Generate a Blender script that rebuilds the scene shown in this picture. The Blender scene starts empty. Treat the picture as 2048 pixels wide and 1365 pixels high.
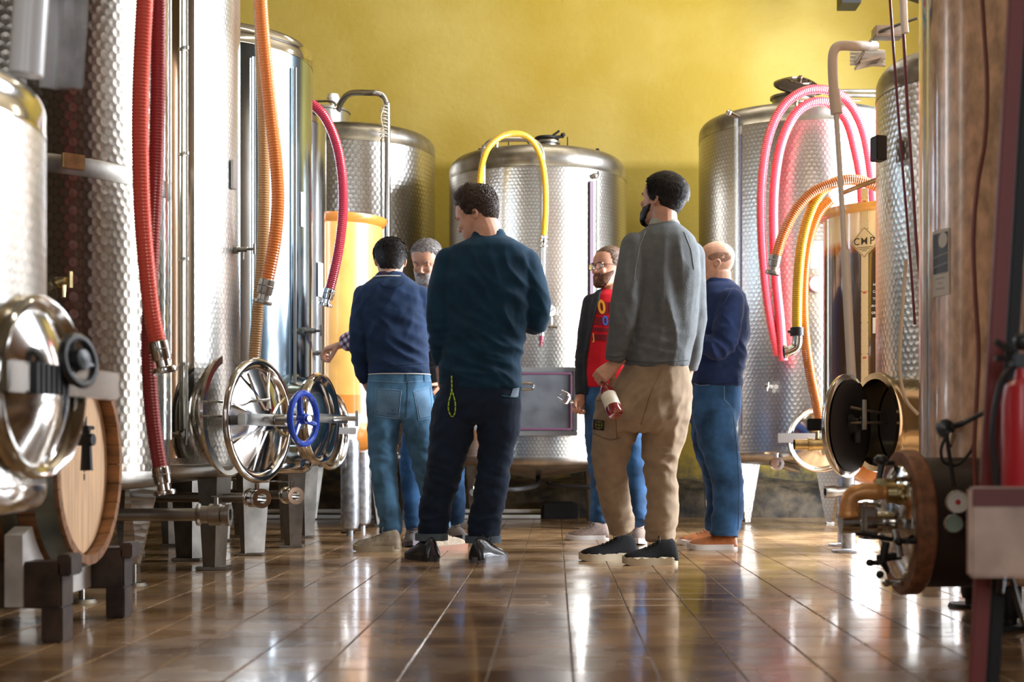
import bpy, bmesh, math, random
import numpy as np
from mathutils import Vector, Matrix, noise

SC = bpy.context.scene
COL = SC.collection
PI = math.pi
V = Vector
F = 2844.0          # focal length in pixels of the 2048 px wide frame (50 mm on 36 mm)
CH = 0.54           # camera height
def P(px, py, Y):
    return V(((px-1110)*Y/F, Y, CH-(py-898)*Y/F))

# ------------------------------------------------------------------ camera
cam = bpy.data.cameras.new('camera'); camo = bpy.data.objects.new('camera', cam); COL.objects.link(camo)
camo.location = (0, 0, CH); camo.rotation_euler = (PI/2, 0, 0)
cam.lens = 50; cam.sensor_width = 36; cam.sensor_fit = 'HORIZONTAL'
cam.shift_x = -86/2048; cam.shift_y = 215.5/2048
cam.clip_start = 0.05
cam.dof.use_dof = True; cam.dof.focus_distance = 6.9; cam.dof.aperture_fstop = 3.2
SC.camera = camo
# ------------------------------------------------------------------ light
SC.view_settings.view_transform = 'Standard'; SC.view_settings.look = 'None'
SC.view_settings.gamma = 1; SC.view_settings.exposure = 0.25
SC.view_settings.use_curve_mapping = False
w = bpy.data.worlds.new('daylight'); SC.world = w; w.use_nodes = True
w.node_tree.nodes['Background'].inputs[0].default_value = (.75, .87, 1, 1)
w.node_tree.nodes['Background'].inputs[1].default_value = 1.0
def area(name, loc, look, sx, sy, power, col):
    l = bpy.data.lights.new(name, 'AREA'); l.shape = 'RECTANGLE'; l.size = sx; l.size_y = sy
    l.energy = power; l.color = col
    o = bpy.data.objects.new(name, l); COL.objects.link(o); o.location = loc
    o.rotation_euler = (V(look)-V(loc)).to_track_quat('-Z', 'Y').to_euler()
    return o
# daylight through the side openings on the right (loading doors), added fill lights behind the camera, hall lamps
area('side_door_daylight', (3.38, 7.85, 2.2), (0, 7.85, 2.2), 2.6, 4.0, 1050, (.86, .92, 1))
area('front_fill_light', (1.6, -2.6, 2.3), (0.2, 6, 1.4), 1.6, 2.4, 40, (.95, .97, 1))  # added fill, brightens the room from the camera side
area('left_fill_light', (-1.9, -2.6, 2.4), (-0.5, 6, 1.6), 1.0, 2.2, 28, (1, .95, .88))  # second added fill, brightens the brown tank's left front
for k, (x, y) in enumerate([(0.4, 3.0), (0.4, 6.2), (0.2, 9.3)]):
    area('hall_lamp_light', (x, y, 4.75), (x, y+.001, 0), 1.3, .25, 14, (1, .9, .72))
area('wall_washer_light', (0.1, 8.6, 4.6), (0.15, 11.6, 3.2), 2.6, .3, 16, (1, .93, .74))

# ------------------------------------------------------------------ mesh helpers
class MB:
    def __init__(s): s.v = []; s.f = []; s.mi = []; s.m = 0
    def add(s, vs, fs):
        b = len(s.v); s.v += [V(p) for p in vs]; s.f += [tuple(i+b for i in f) for f in fs]; s.mi += [s.m]*len(fs)
        return s
    def loft(s, rings, caps=True, closed=True):
        n = len(rings[0]); b = len(s.v)
        for r in rings: s.v += [V(p) for p in r]
        k0 = len(s.f)
        for i in range(len(rings)-1):
            for j in range(n if closed else n-1):
                a = b+i*n+j; c = b+i*n+(j+1) % n
                s.f.append((a, c, c+n, a+n))
        if caps:
            s.f.append(tuple(b+j for j in reversed(range(n)))); s.f.append(tuple(b+(len(rings)-1)*n+j for j in range(n)))
        s.mi += [s.m]*(len(s.f)-k0)
        return s
    def tube(s, pts, r, n=10, caps=True, flat=1.0, up=None):
        pts = [V(p) for p in pts]; m = len(pts)
        rr = r if isinstance(r, (list, tuple)) else [r]*m
        T = [(pts[min(i+1, m-1)]-pts[max(i-1, 0)]).normalized() for i in range(m)]
        u = V(up) if up else (V((0, 0, 1)) if abs(T[0].z) < .9 else V((1, 0, 0)))
        u = (u-T[0]*u.dot(T[0])).normalized(); rings = []
        for i in range(m):
            u = u-T[i]*u.dot(T[i]); u.normalize(); w_ = T[i].cross(u)
            rings.append([pts[i]+(u*math.cos(2*PI*j/n)*flat+w_*math.sin(2*PI*j/n))*rr[i] for j in range(n)])
        return s.loft(rings, caps)
    def lathe(s, prof, o=(0, 0, 0), axis=(0, 0, 1), n=32, caps=False, a0=0, a1=None, ref=None):
        o = V(o); ax = V(axis).normalized()
        u = V(ref) if ref else (V((1, 0, 0)) if abs(ax.x) < .9 else V((0, 0, 1)))
        u = (u-ax*u.dot(ax)).normalized(); w_ = ax.cross(u)
        rings = []
        for (r, z) in prof:
            rings.append([o+ax*z+(u*math.cos(t)+w_*math.sin(t))*max(r, 1e-5) for t in
                          ([2*PI*j/n for j in range(n)] if a1 is None else [a0+(a1-a0)*j/n for j in range(n+1)])])
        return s.loft(rings, caps, a1 is None)
    def box(s, c, size, M=None, bev=0.0):
        hx, hy, hz = [q/2 for q in size]; c = V(c)
        if bev <= 0:
            vs = [V((x, y, z)) for x in (-hx, hx) for y in (-hy, hy) for z in (-hz, hz)]
            fs = [(0, 1, 3, 2), (4, 6, 7, 5), (0, 4, 5, 1), (2, 3, 7, 6), (0, 2, 6, 4), (1, 5, 7, 3)]
        else:
            bm = bmesh.new(); bmesh.ops.create_cube(bm, size=1)
            for v in bm.verts: v.co = V((v.co.x*2*hx, v.co.y*2*hy, v.co.z*2*hz))
            bmesh.ops.bevel(bm, geom=bm.edges[:], offset=bev, segments=2, affect='EDGES')
            bm.verts.index_update()
            vs = [v.co.copy() for v in bm.verts]; fs = [tuple(v.index for v in f.verts) for f in bm.faces]; bm.free()
        if M is not None: vs = [M @ v for v in vs]
        return s.add([v+c for v in vs], fs)
    def prism(s, outline, th, M):
        n = len(outline); vs = [M @ V((x, y, -th/2)) for x, y in outline]+[M @ V((x, y, th/2)) for x, y in outline]
        fs = [tuple(reversed(range(n))), tuple(range(n, 2*n))]+[(j, (j+1) % n, n+(j+1) % n, n+j) for j in range(n)]
        return s.add(vs, fs)
    def ball(s, c, r, n=12, M=None):
        r = V((r, r, r)) if isinstance(r, (int, float)) else V(r)
        rings = []
        for i in range(1, n//2+1):
            t = PI*i/(n//2+1)
            ring = [V((r.x*math.sin(t)*math.cos(2*PI*j/n), r.y*math.sin(t)*math.sin(2*PI*j/n), -r.z*math.cos(t))) for j in range(n)]
            if M is not None: ring = [M @ q for q in ring]
            rings.append([V(c)+q for q in ring])
        return s.loft(rings, True)
    def torus(s, c, axis, R, r, n=32, k=8, a0=0, a1=2*PI, ref=None):
        ax = V(axis).normalized(); u = V(ref) if ref else (V((0, 0, 1)) if abs(ax.z) < .9 else V((1, 0, 0)))
        u = (u-ax*u.dot(ax)).normalized(); w_ = ax.cross(u); full = abs(a1-a0-2*PI) < 1e-6
        rings = []
        for i in range(n+1):
            t = a0+(a1-a0)*i/n; d = u*math.cos(t)+w_*math.sin(t)
            rings.append([V(c)+d*(R+r*math.cos(2*PI*j/k))+ax*r*math.sin(2*PI*j/k) for j in range(k)])
        return s.loft(rings, not full)
    def build(s, name, mat, parent=None, sharp=35, base=None, **tags):
        me = bpy.data.meshes.new(name)
        org = V(base) if base is not None else (origin(parent) if parent else V((0, 0, 0)))
        me.from_pydata([tuple(v-org) for v in s.v], [], s.f)
        mats = mat if isinstance(mat, (list, tuple)) else [mat]
        for m in mats: me.materials.append(m)
        if len(mats) > 1: me.polygons.foreach_set('material_index', s.mi)
        me.polygons.foreach_set('use_smooth', [True]*len(me.polygons))
        bm = bmesh.new(); bm.from_mesh(me); bmesh.ops.recalc_face_normals(bm, faces=bm.faces); bm.to_mesh(me); bm.free()
        me.set_sharp_from_angle(angle=math.radians(sharp))
        return link(name, me, parent, base, **tags)
def origin(o):
    r = V((0, 0, 0))
    while o is not None: r += o.location; o = o.parent
    return r
def link(name, me, parent=None, base=None, **tags):
    o = bpy.data.objects.new(name, me); COL.objects.link(o); o.parent = parent
    if base is not None: o.location = V(base)
    for k, q in tags.items(): o[k] = q
    return o
def thing(name, label, cat, loc=(0, 0, 0), group=None):
    o = bpy.data.objects.new(name, None); COL.objects.link(o); o.location = loc; o.empty_display_size = .1
    o['label'] = label; o['category'] = cat
    if group: o['group'] = group
    return o
def spline(pts, per=8):
    pts = [V(p) for p in pts]; q = [pts[0]*2-pts[1]]+pts+[pts[-1]*2-pts[-2]]; out = []
    for i in range(1, len(q)-2):
        for k in range(per):
            t = k/per; a, b, c, d = q[i-1:i+3]
            out.append(.5*((2*b)+(c-a)*t+(2*a-5*b+4*c-d)*t*t+(3*b-a-3*c+d)*t**3))
    out.append(pts[-1]); return out
def resample(pts, step):
    out = [pts[0]]; acc = 0
    for a, b in zip(pts, pts[1:]):
        L = (b-a).length
        if L < 1e-9: continue
        t = step-acc
        while t <= L: out.append(a+(b-a)*(t/L)); t += step
        acc = (acc+L) % step
    return out

# ------------------------------------------------------------------ materials
def new_mat(name):
    m = bpy.data.materials.new(name); m.use_nodes = True
    return m, m.node_tree, m.node_tree.nodes['Principled BSDF']
def simple(name, col, rough=.5, metal=0, bump=0, bscale=60, var=0, vscale=6, coat=0, emit=None, trans=0, sss=0, stretch=(1, 1, 1)):
    m, nt, b = new_mat(name); N = nt.nodes; L = nt.links
    b.inputs['Base Color'].default_value = (*col, 1); b.inputs['Roughness'].default_value = rough
    b.inputs['Metallic'].default_value = metal; b.inputs['Coat Weight'].default_value = coat
    b.inputs['Coat Roughness'].default_value = .1
    b.inputs['Transmission Weight'].default_value = trans
    if sss: b.inputs['Subsurface Weight'].default_value = sss; b.inputs['Subsurface Radius'].default_value = (.02, .008, .004); b.inputs['Subsurface Scale'].default_value = .3
    if bump or var:
        tc = N.new('ShaderNodeTexCoord'); mp = N.new('ShaderNodeMapping'); mp.inputs['Scale'].default_value = stretch
        L.new(tc.outputs['Object'], mp.inputs[0])
    if bump:
        n = N.new('ShaderNodeTexNoise'); n.inputs['Scale'].default_value = bscale; n.inputs['Detail'].default_value = 4
        L.new(mp.outputs[0], n.inputs['Vector'])
        bp = N.new('ShaderNodeBump'); bp.inputs['Strength'].default_value = 1; bp.inputs['Distance'].default_value = bump
        L.new(n.outputs[0], bp.inputs['Height']); L.new(bp.outputs[0], b.inputs['Normal'])
    if var:
        n = N.new('ShaderNodeTexNoise'); n.inputs['Scale'].default_value = vscale; n.inputs['Detail'].default_value = 5
        L.new(mp.outputs[0], n.inputs['Vector'])
        mx = N.new('ShaderNodeMix'); mx.data_type = 'RGBA'
        mx.inputs[6].default_value = (*[max(0, c*(1-var)) for c in col], 1); mx.inputs[7].default_value = (*[min(1, c*(1+var)) for c in col], 1)
        mr = N.new('ShaderNodeMapRange'); mr.inputs[1].default_value = .35; mr.inputs[2].default_value = .65
        L.new(n.outputs[0], mr.inputs[0]); L.new(mr.outputs[0], mx.inputs[0]); L.new(mx.outputs[2], b.inputs['Base Color'])
    if emit: b.inputs['Emission Color'].default_value = (*emit[0], 1); b.inputs['Emission Strength'].default_value = emit[1]
    return m
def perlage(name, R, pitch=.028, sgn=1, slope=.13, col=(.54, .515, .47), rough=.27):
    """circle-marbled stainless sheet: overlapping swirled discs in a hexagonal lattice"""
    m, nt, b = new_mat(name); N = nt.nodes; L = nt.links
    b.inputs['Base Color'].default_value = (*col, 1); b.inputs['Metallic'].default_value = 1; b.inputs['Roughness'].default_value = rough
    tc = N.new('ShaderNodeTexCoord'); sx = N.new('ShaderNodeSeparateXYZ'); L.new(tc.outputs['Object'], sx.inputs[0])
    def math_(op, a, c=None):
        n = N.new('ShaderNodeMath'); n.operation = op
        for i, q in enumerate((a, c)):
            if q is None: continue
            if isinstance(q, (int, float)): n.inputs[i].default_value = q
            else: L.new(q, n.inputs[i])
        return n.outputs[0]
    xs = math_('MULTIPLY', sx.outputs[0], sgn); ys = math_('MULTIPLY', sx.outputs[1], sgn)
    th = math_('ARCTAN2', ys, xs)
    u = math_('MULTIPLY', th, R/pitch); v = math_('MULTIPLY', sx.outputs[2], 1/pitch)
    s3 = math.sqrt(3)
    def cell(off):
        a = math_('SUBTRACT', math_('FRACT', math_('ADD', u, off)), .5)
        c = math_('MULTIPLY', math_('SUBTRACT', math_('FRACT', math_('ADD', math_('DIVIDE', v, s3), off)), .5), s3)
        d = math_('SQRT', math_('ADD', math_('MULTIPLY', a, a), math_('MULTIPLY', c, c)))
        return d
    d = math_('MINIMUM', cell(100), cell(100.5))
    bp = N.new('ShaderNodeBump'); bp.inputs['Strength'].default_value = 1; bp.inputs['Distance'].default_value = 1
    L.new(math_('MULTIPLY', d, pitch*slope*.26), bp.inputs['Height'])
    L.new(bp.outputs[0], b.inputs['Normal'])
    rg = N.new('ShaderNodeMapRange'); rg.interpolation_type = 'SMOOTHSTEP'; L.new(d, rg.inputs[0]); rg.inputs[1].default_value = .38; rg.inputs[2].default_value = .56
    mx = N.new('ShaderNodeMix'); mx.data_type = 'RGBA'; L.new(rg.outputs[0], mx.inputs[0])
    mx.inputs[6].default_value = (*col, 1); mx.inputs[7].default_value = (*[c*.62 for c in col], 1); L.new(mx.outputs[2], b.inputs['Base Color'])
    nz = N.new('ShaderNodeTexNoise'); nz.inputs['Scale'].default_value = 3; L.new(tc.outputs['Object'], nz.inputs['Vector'])
    mr = N.new('ShaderNodeMapRange'); mr.inputs[3].default_value = rough*.8; mr.inputs[4].default_value = rough*1.35
    L.new(nz.outputs[0], mr.inputs[0]); L.new(mr.outputs[0], b.inputs['Roughness'])
    return m
STEEL = simple('polished_steel', (.58, .56, .53), .12, 1, var=.1, vscale=4)
BRUSH = simple('brushed_steel', (.48, .47, .45), .3, 1, bump=.0004, bscale=30, stretch=(1, 1, .06))
DSTEEL = simple('dull_steel', (.30, .28, .25), .38, 1, var=.25, vscale=9)
GALV = simple('galvanised_steel', (.42, .43, .45), .45, .9, var=.3, vscale=30)
BRASS = simple('aged_brass', (.55, .42, .20), .28, 1, var=.25, vscale=20)
BLACK = simple('black_rubber', (.012, .012, .014), .5)
BPLAS = simple('black_plastic', (.02, .02, .022), .3)
BLUE = simple('blue_paint', (.012, .06, .42), .25, coat=.5)
WHITE = simple('white_plastic', (.78, .77, .74), .4)
CREAM = simple('cream_rubber', (.62, .55, .43), .55)
GLASST = simple('level_glass', (.9, .95, .95), .05, trans=.85)
RED = simple('red_paint', (.55, .02, .03), .35, coat=.4)
OXRED = simple('oxide_red_paint', (.20, .035, .03), .5)
IRON = simple('dark_iron', (.02, .018, .018), .5, .5)
RUST = simple('rusty_flange_paint', (.22, .085, .035), .55, bump=.0008, bscale=60, var=.35, vscale=30)
PAPER = simple('paper', (.8, .78, .74), .7)
# ================================================================== ROOM
def plaster(name):
    m, nt, b = new_mat(name); N = nt.nodes; L = nt.links
    g = N.new('ShaderNodeNewGeometry')
    def noise_(sc, det=4, rough=.55):
        n = N.new('ShaderNodeTexNoise'); n.inputs['Scale'].default_value = sc; n.inputs['Detail'].default_value = det; n.inputs['Roughness'].default_value = rough
        L.new(g.outputs['Position'], n.inputs['Vector']); return n.outputs[0]
    def mix(f, a, c):
        x = N.new('ShaderNodeMix'); x.data_type = 'RGBA'
        if isinstance(f, float): x.inputs[0].default_value = f
        else: L.new(f, x.inputs[0])
        for i, q in ((6, a), (7, c)):
            if isinstance(q, tuple): x.inputs[i].default_value = (*q, 1)
            else: L.new(q, x.inputs[i])
        return x.outputs[2]
    def rng(s, a, c, d=0., e=1.):
        r = N.new('ShaderNodeMapRange'); L.new(s, r.inputs[0]); r.inputs[1].default_value = a; r.inputs[2].default_value = c
        r.inputs[3].default_value = d; r.inputs[4].default_value = e; return r.outputs[0]
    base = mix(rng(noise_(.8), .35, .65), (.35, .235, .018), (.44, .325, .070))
    base = mix(rng(noise_(60, 2), .68, .74, 0., .55), base, (.12, .08, .02))
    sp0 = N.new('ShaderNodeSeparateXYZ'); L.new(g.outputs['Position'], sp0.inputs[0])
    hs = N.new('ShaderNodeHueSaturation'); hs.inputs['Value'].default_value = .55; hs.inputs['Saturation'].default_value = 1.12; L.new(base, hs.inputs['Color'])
    base = mix(rng(sp0.outputs[2], 2.80, 2.88, 1., 0.), base, hs.outputs[0])   # lower wall darker and more saturated
    # rising damp: dark mould with its own ragged edge near the floor
    sep = N.new('ShaderNodeSeparateXYZ'); L.new(g.outputs['Position'], sep.inputs[0])
    ad = N.new('ShaderNodeMath'); ad.operation = 'ADD'; L.new(sep.outputs[2], ad.inputs[0]); L.new(rng(noise_(4, 8, .7), .2, .8, -.3, .3), ad.inputs[1])
    base = mix(rng(ad.outputs[0], .25, .5, 1., 0.), base, (.018, .014, .010))
    L.new(base, b.inputs['Base Color']); b.inputs['Roughness'].default_value = .75
    bp = N.new('ShaderNodeBump'); bp.inputs['Distance'].default_value = .004; L.new(noise_(25, 6), bp.inputs['Height']); L.new(bp.outputs[0], b.inputs['Normal'])
    return m
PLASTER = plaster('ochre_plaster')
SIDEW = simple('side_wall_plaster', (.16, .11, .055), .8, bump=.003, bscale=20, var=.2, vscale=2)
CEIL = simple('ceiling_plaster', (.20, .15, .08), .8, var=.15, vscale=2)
def struct(mb, name, mat, parent=None, **k):
    o = mb.build(name, mat, parent, **k)
    if parent is None: o['kind'] = 'structure'
    return o
XL, XR, YB, YF, ZC = -3.3, 3.4, 11.5, -2.7, 4.9
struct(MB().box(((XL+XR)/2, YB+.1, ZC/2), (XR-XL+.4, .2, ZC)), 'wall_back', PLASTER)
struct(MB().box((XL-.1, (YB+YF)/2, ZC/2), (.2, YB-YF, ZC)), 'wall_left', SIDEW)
m = MB()
def wallseg(y0, y1, z0, z1): m.box((XR+.1, (y0+y1)/2, (z0+z1)/2), (.2, y1-y0, z1-z0))
wallseg(YF, 6.5, 0, ZC); wallseg(6.5, 9.2, 4.25, ZC); wallseg(9.2, YB, 0, ZC)
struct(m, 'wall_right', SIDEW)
m = MB()
for a, b_, z0, z1 in ((XL, -2.4, 0, ZC), (-2.4, -1.4, 0, 1.3), (-2.4, -1.4, 3.5, ZC), (-1.4, .4, 0, ZC), (.4, 2.8, 3.6, ZC), (.4, 2.8, 0, 1.0), (2.8, XR, 0, ZC)): m.box(((a+b_)/2, YF-.1, (z0+z1)/2), (b_-a, .2, z1-z0))
struct(m, 'wall_front', SIDEW)
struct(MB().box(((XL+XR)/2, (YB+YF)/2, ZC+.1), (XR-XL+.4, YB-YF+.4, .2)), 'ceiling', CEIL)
# floor: bed with every near tile a piece of its own
def floor_mats():
    m, nt, b = new_mat('wet_brown_tile'); N = nt.nodes; L = nt.links
    g = N.new('ShaderNodeNewGeometry'); oi = N.new('ShaderNodeObjectInfo')
    def noise_(sc, det=3, vec=None, off=0):
        n = N.new('ShaderNodeTexNoise'); n.inputs['Scale'].default_value = sc; n.inputs['Detail'].default_value = det
        L.new(vec or g.outputs['Position'], n.inputs['Vector']); return n.outputs[0]
    mp = N.new('ShaderNodeMapping'); mp.inputs['Scale'].default_value = (.5, 2.0, 1); L.new(g.outputs['Position'], mp.inputs[0])
    cr = N.new('ShaderNodeValToRGB'); L.new(noise_(3.2, 6), cr.inputs[0])
    cr.color_ramp.elements[0].position = .34; cr.color_ramp.elements[0].color = (.17, .085, .035, 1)
    cr.color_ramp.elements[1].position = .66; cr.color_ramp.elements[1].color = (.42, .26, .13, 1)
    hs = N.new('ShaderNodeHueSaturation'); L.new(cr.outputs[0], hs.inputs['Color'])
    mr = N.new('ShaderNodeMapRange'); L.new(oi.outputs['Random'], mr.inputs[0]); mr.inputs[3].default_value = .8; mr.inputs[4].default_value = 1.2
    L.new(mr.outputs[0], hs.inputs['Value']); L.new(hs.outputs[0], b.inputs['Base Color'])
    r = N.new('ShaderNodeMapRange'); L.new(noise_(2.6, 6), r.inputs[0]); r.inputs[1].default_value = .35; r.inputs[2].default_value = .68
    r.inputs[3].default_value = .14; r.inputs[4].default_value = .38; L.new(r.outputs[0], b.inputs['Roughness'])
    b.inputs['Specular IOR Level'].default_value = .8
    b.inputs['Coat Weight'].default_value = .5; b.inputs['Coat Roughness'].default_value = .09
    bp = N.new('ShaderNodeBump'); bp.inputs['Distance'].default_value = .0002; bp.inputs['Strength'].default_value = 1
    L.new(noise_(9, 3, mp.outputs[0]), bp.inputs['Height']); L.new(bp.outputs[0], b.inputs['Normal']); L.new(bp.outputs[0], b.inputs['Coat Normal'])
    return m
TILE = floor_mats(); GROUT = simple('floor_grout', (.055, .035, .022), .5, bump=.001, bscale=80)
floor = struct(MB().box(((XL+XR)/2, (YB+YF)/2, -.055), (XR-XL, YB-YF, .10)), 'floor', GROUT)
TP = .2033; X0 = .0425; G = .0032; CHF = .0022
def tile_geo(mb, cx, cy, dz=0):
    h = TP/2-G/2; k = h-CHF
    ring = lambda q, z: [V((cx+sx*q, cy+sy*q, z+dz)) for sx, sy in ((-1, -1), (1, -1), (1, 1), (-1, 1))]
    b = [*ring(h, -.006), *ring(h, -CHF*.7), *ring(k, 0)]
    mb.add(b, [(0, 1, 5, 4), (1, 2, 6, 5), (2, 3, 7, 6), (3, 0, 4, 7), (4, 5, 9, 8), (5, 6, 10, 9), (6, 7, 11, 10), (7, 4, 8, 11), (8, 9, 10, 11)])
tm = MB(); tile_geo(tm, 0, 0); tile0 = None; rest = MB(); rnd = random.Random(4)
cells = []
for j in range(-12, 57):
    for i in range(-16, 17):
        cx, cy = X0+(i+.5)*TP, .02+(j+.5)*TP
        if cx < XL+.1 or cx > XR-.1 or cy > YB-.1: continue
        px = 1110+cx*F/max(cy, .1)
        cells.append((cy if (cy > 3.05 and -60 < px < 2108) else 99+cy, cx, cy))
cells.sort()
for n, (key, cx, cy) in enumerate(cells):
    if n < 300 and key < 90:
        if tile0 is None: o = tile0 = tm.build('tile', TILE, floor, sharp=15)
        else: o = tile0.copy(); COL.objects.link(o)
        o.location = (cx, cy, rnd.uniform(-.0004, 0)); o.rotation_euler = (rnd.gauss(0, .0007), rnd.gauss(0, .0007), 0)
    else: tile_geo(rest, cx, cy, rnd.uniform(-.0004, 0))
rt = rest.build('far_tiles', TILE, floor, sharp=15); rt['kind'] = 'stuff'
# stone footing along the back wall
m = MB(); rings = []
for i in range(161):
    x = XL+(XR-XL)*i/160; a = noise.noise(V((x*2.2, 0, 3)))*.05; c = noise.noise(V((x*7, 2, 0)))*.025
    rings.append([V((x, YB+.02, -.01)), V((x, YB-.36+c, -.01)), V((x, YB-.33+c, .14+a)), V((x, YB-.28, .21+a+c)), V((x, YB-.12, .27+a)), V((x, YB+.02, .30+a))])
m.loft(rings)
DAMP = simple('damp_stone', (.045, .032, .018), .75, bump=.02, bscale=14, var=.9, vscale=7)
struct(m, 'baseboard_back', DAMP, sharp=60)
def pipe(name, label, pts, r, mat, cat='pipe', n=12, **k):
    base = V(pts[len(pts)//2]); o = MB().tube(pts, r, n).build(name, mat, None, base=base, **k); o['label'] = label; o['category'] = cat; return o
pipe('drain_pipe', 'white plastic pipe on the floor along the foot of the back wall, upper one', [(-2.6, 11.03, .055), (-.11, 11.03, .055)], .016, WHITE, group='white pipes along the back wall')
pipe('drain_pipe', 'white plastic pipe on the floor along the back wall, lower and nearer one', [(-2.6, 10.9, .018), (-.11, 10.9, .018)], .016, WHITE, group='white pipes along the back wall')
m = MB().box((0.04, 11.0, .06), (.27, .22, .12), bev=.01).box((.04, 11.0, .125), (.2, .16, .012), bev=.004)  # added block for the dark area of the plinth
o = m.build('plinth_dark_block', IRON, None, base=(0.04, 11, 0)); o['label'] = 'dark block standing for the dark plinth area where the white floor pipes end'; o['category'] = 'box'
# roof beam corner, top right
m = MB().box((2.6, 10.6, 3.98), (1.2, .16, .10), Matrix.Rotation(.33, 3, 'Y')).box((2.18, 10.55, 3.92), (.14, .2, .2))
struct(m, 'trim_1', IRON)

# ================================================================== TANKS
class Tank: pass
def surf(t, px, py, off=0.0):
    s = (px-1110)/F; R = t.R+off
    A = s*s+1; B = -2*(s*t.x+t.y); C_ = t.x**2+t.y**2-R*R; D = B*B-4*A*C_
    Y = (-B-math.sqrt(max(D, 0)))/(2*A)
    return P(px, py, Y)
def nrm(t, p): q = V((p.x-t.x, p.y-t.y, 0)); return q.normalized()
def make_tank(label, X, Y, R, z0, z1, mat, sm=None, dome=.12, bottom=.06, kn=.06, band=.05, legs=(), leg_mat=None, foot='pad', name='wine_tank', ground=0, group=None, bands=()):
    t = Tank(); t.x, t.y, t.R, t.z0, t.z1 = X, Y, R, z0, z1
    sm = sm or DSTEEL
    t.o = thing(name, label, 'tank', (X, Y, 0), group)
    O = (X, Y, 0)
    zs = [z0]+[z for b in bands for z in b]+[z1-band]
    MB().lathe([(R, z0), (R, z1-band)], O, n=128).build('tank_shell', mat, t.o)
    # top: weld band, knuckle, shallow dome
    pr = [(R+.0015, z1-band-.004), (R+.0015, z1-band+.004), (R, z1-band+.005), (R, z1)]
    for k in range(1, 7): a = k/6*PI*.42; pr.append((R-kn+kn*math.cos(a), z1+kn*math.sin(a)))
    r0, h0 = pr[-1]
    for k in range(1, 9): q = k/8; pr.append((r0*(1-q), h0+(dome-(h0-z1))*(1-(1-q)**2)))
    MB().lathe(pr, O, n=128).build('tank_top', sm, t.o, sharp=60)
    pr = [(R, z0+.003), (R+.002, z0), (R, z0-.012)]
    for k in range(1, 6): a = k/5*PI*.35; pr.append((R-.05+.05*math.cos(a), z0-.012-.05*math.sin(a)))
    pr.append((.04, z0-bottom-.05)); pr.append((.0, z0-bottom-.05))
    MB().lathe(pr, O, n=96).build('tank_bottom', sm, t.o, sharp=60)
    for (a, w1, w2, kind) in legs:
        d = V((math.cos(a), math.sin(a), 0)); q = V((-d.y, d.x, 0)); m = MB()
        rr = R-.10
        if kind == 'sheet':       # folded tapering sheet
            top, bot = V(O)+d*(R-.03)+V((0, 0, z0+.02)), V(O)+d*(R-.05)+V((0, 0, .012))
            def sec(c, w_, dp): return [c-q*w_/2, c+q*w_/2, c+q*w_*.42-d*dp, c-q*w_*.42-d*dp]
            m.loft([sec(top, w1, .10), sec(top-V((0, 0, .06)), w1*.96, .10), sec(bot, w2, .06)])
            m.build('leg', leg_mat or DSTEEL, t.o, sharp=20)
            m = MB().box(bot-d*.03+V((0, 0, -.004)), (w2*1.15, w2*1.0, .014), bev=.002); m.build('foot_plate', DSTEEL, t.o)
        elif kind == 'point':     # broad wedge ending on a screw foot
            top, bot = V(O)+d*(R-.04)+V((0, 0, z0+.03)), V(O)+d*(R-.10)+V((0, 0, .085))
            def sec(c, w_, dp): return [c-q*w_/2+d*.01, c+d*.03, c+q*w_/2+d*.01, c+q*w_*.3-d*dp, c-q*w_*.3-d*dp]
            m.loft([sec(top, w1, .12), sec(bot, w2, .05)]); m.build('leg', leg_mat or DSTEEL, t.o, sharp=20)
            MB().tube([bot+V((0, 0, .01)), bot-V((0, 0, .08))], .011, 10).lathe([(.0, .014), (.045, .012), (.055, 0), (0, 0)], (bot.x, bot.y, 0), n=24).build('adjustable_foot', DSTEEL, t.o)
        elif kind == 'tube':
            bot = V(O)+d*rr
            m.lathe([(.036, z0+.0), (.036, .05), (.03, .03)], (bot.x, bot.y, 0), n=24).lathe([(0, .012), (.075, .012), (.08, 0), (0, 0)], (bot.x, bot.y, 0), n=24)
            m.lathe([(.022, .06), (.022, 0.005)], (bot.x, bot.y, 0), n=16)
            m.build('leg', leg_mat or GALV, t.o)
    return t
def vtube(t, px, y0, y1, off, r, mat, name='level_tube', n=10, px1=None):
    a = surf(t, px, y0, off); b = surf(t, px1 or px, y1, off); b = V((a.x, a.y, CH-(y1-898)*a.y/F)) if px1 is None else b
    return MB().tube([a, b], r, n).build(name, mat, t.o)
def tap(t, p, d, s=1.0, name='sample_tap', mat=None, parent=None, lever=True):
    """small sampling tap: body along d, cross nut, downward spout, T handle"""
    d = V(d).normalized(); up = V((0, 0, 1)); q = d.cross(up).normalized(); m = MB()
    m.tube([p-d*.03*s, p+d*.05*s], .009*s, 10).lathe([(0, 0), (.014*s, 0), (.014*s, .014*s), (0, .014*s)], p, d, 6)
    m.tube([p+d*.03*s, p+d*.03*s-up*.035*s], [.006*s, .0045*s], 8)
    m.tube([p+d*.05*s, p+d*.075*s], .005*s, 8)
    m.tube([p+d*.075*s-up*.018*s, p+d*.075*s+up*.018*s], .005*s, 8)
    return m.build(name, mat or DSTEEL, parent or t.o)
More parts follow.
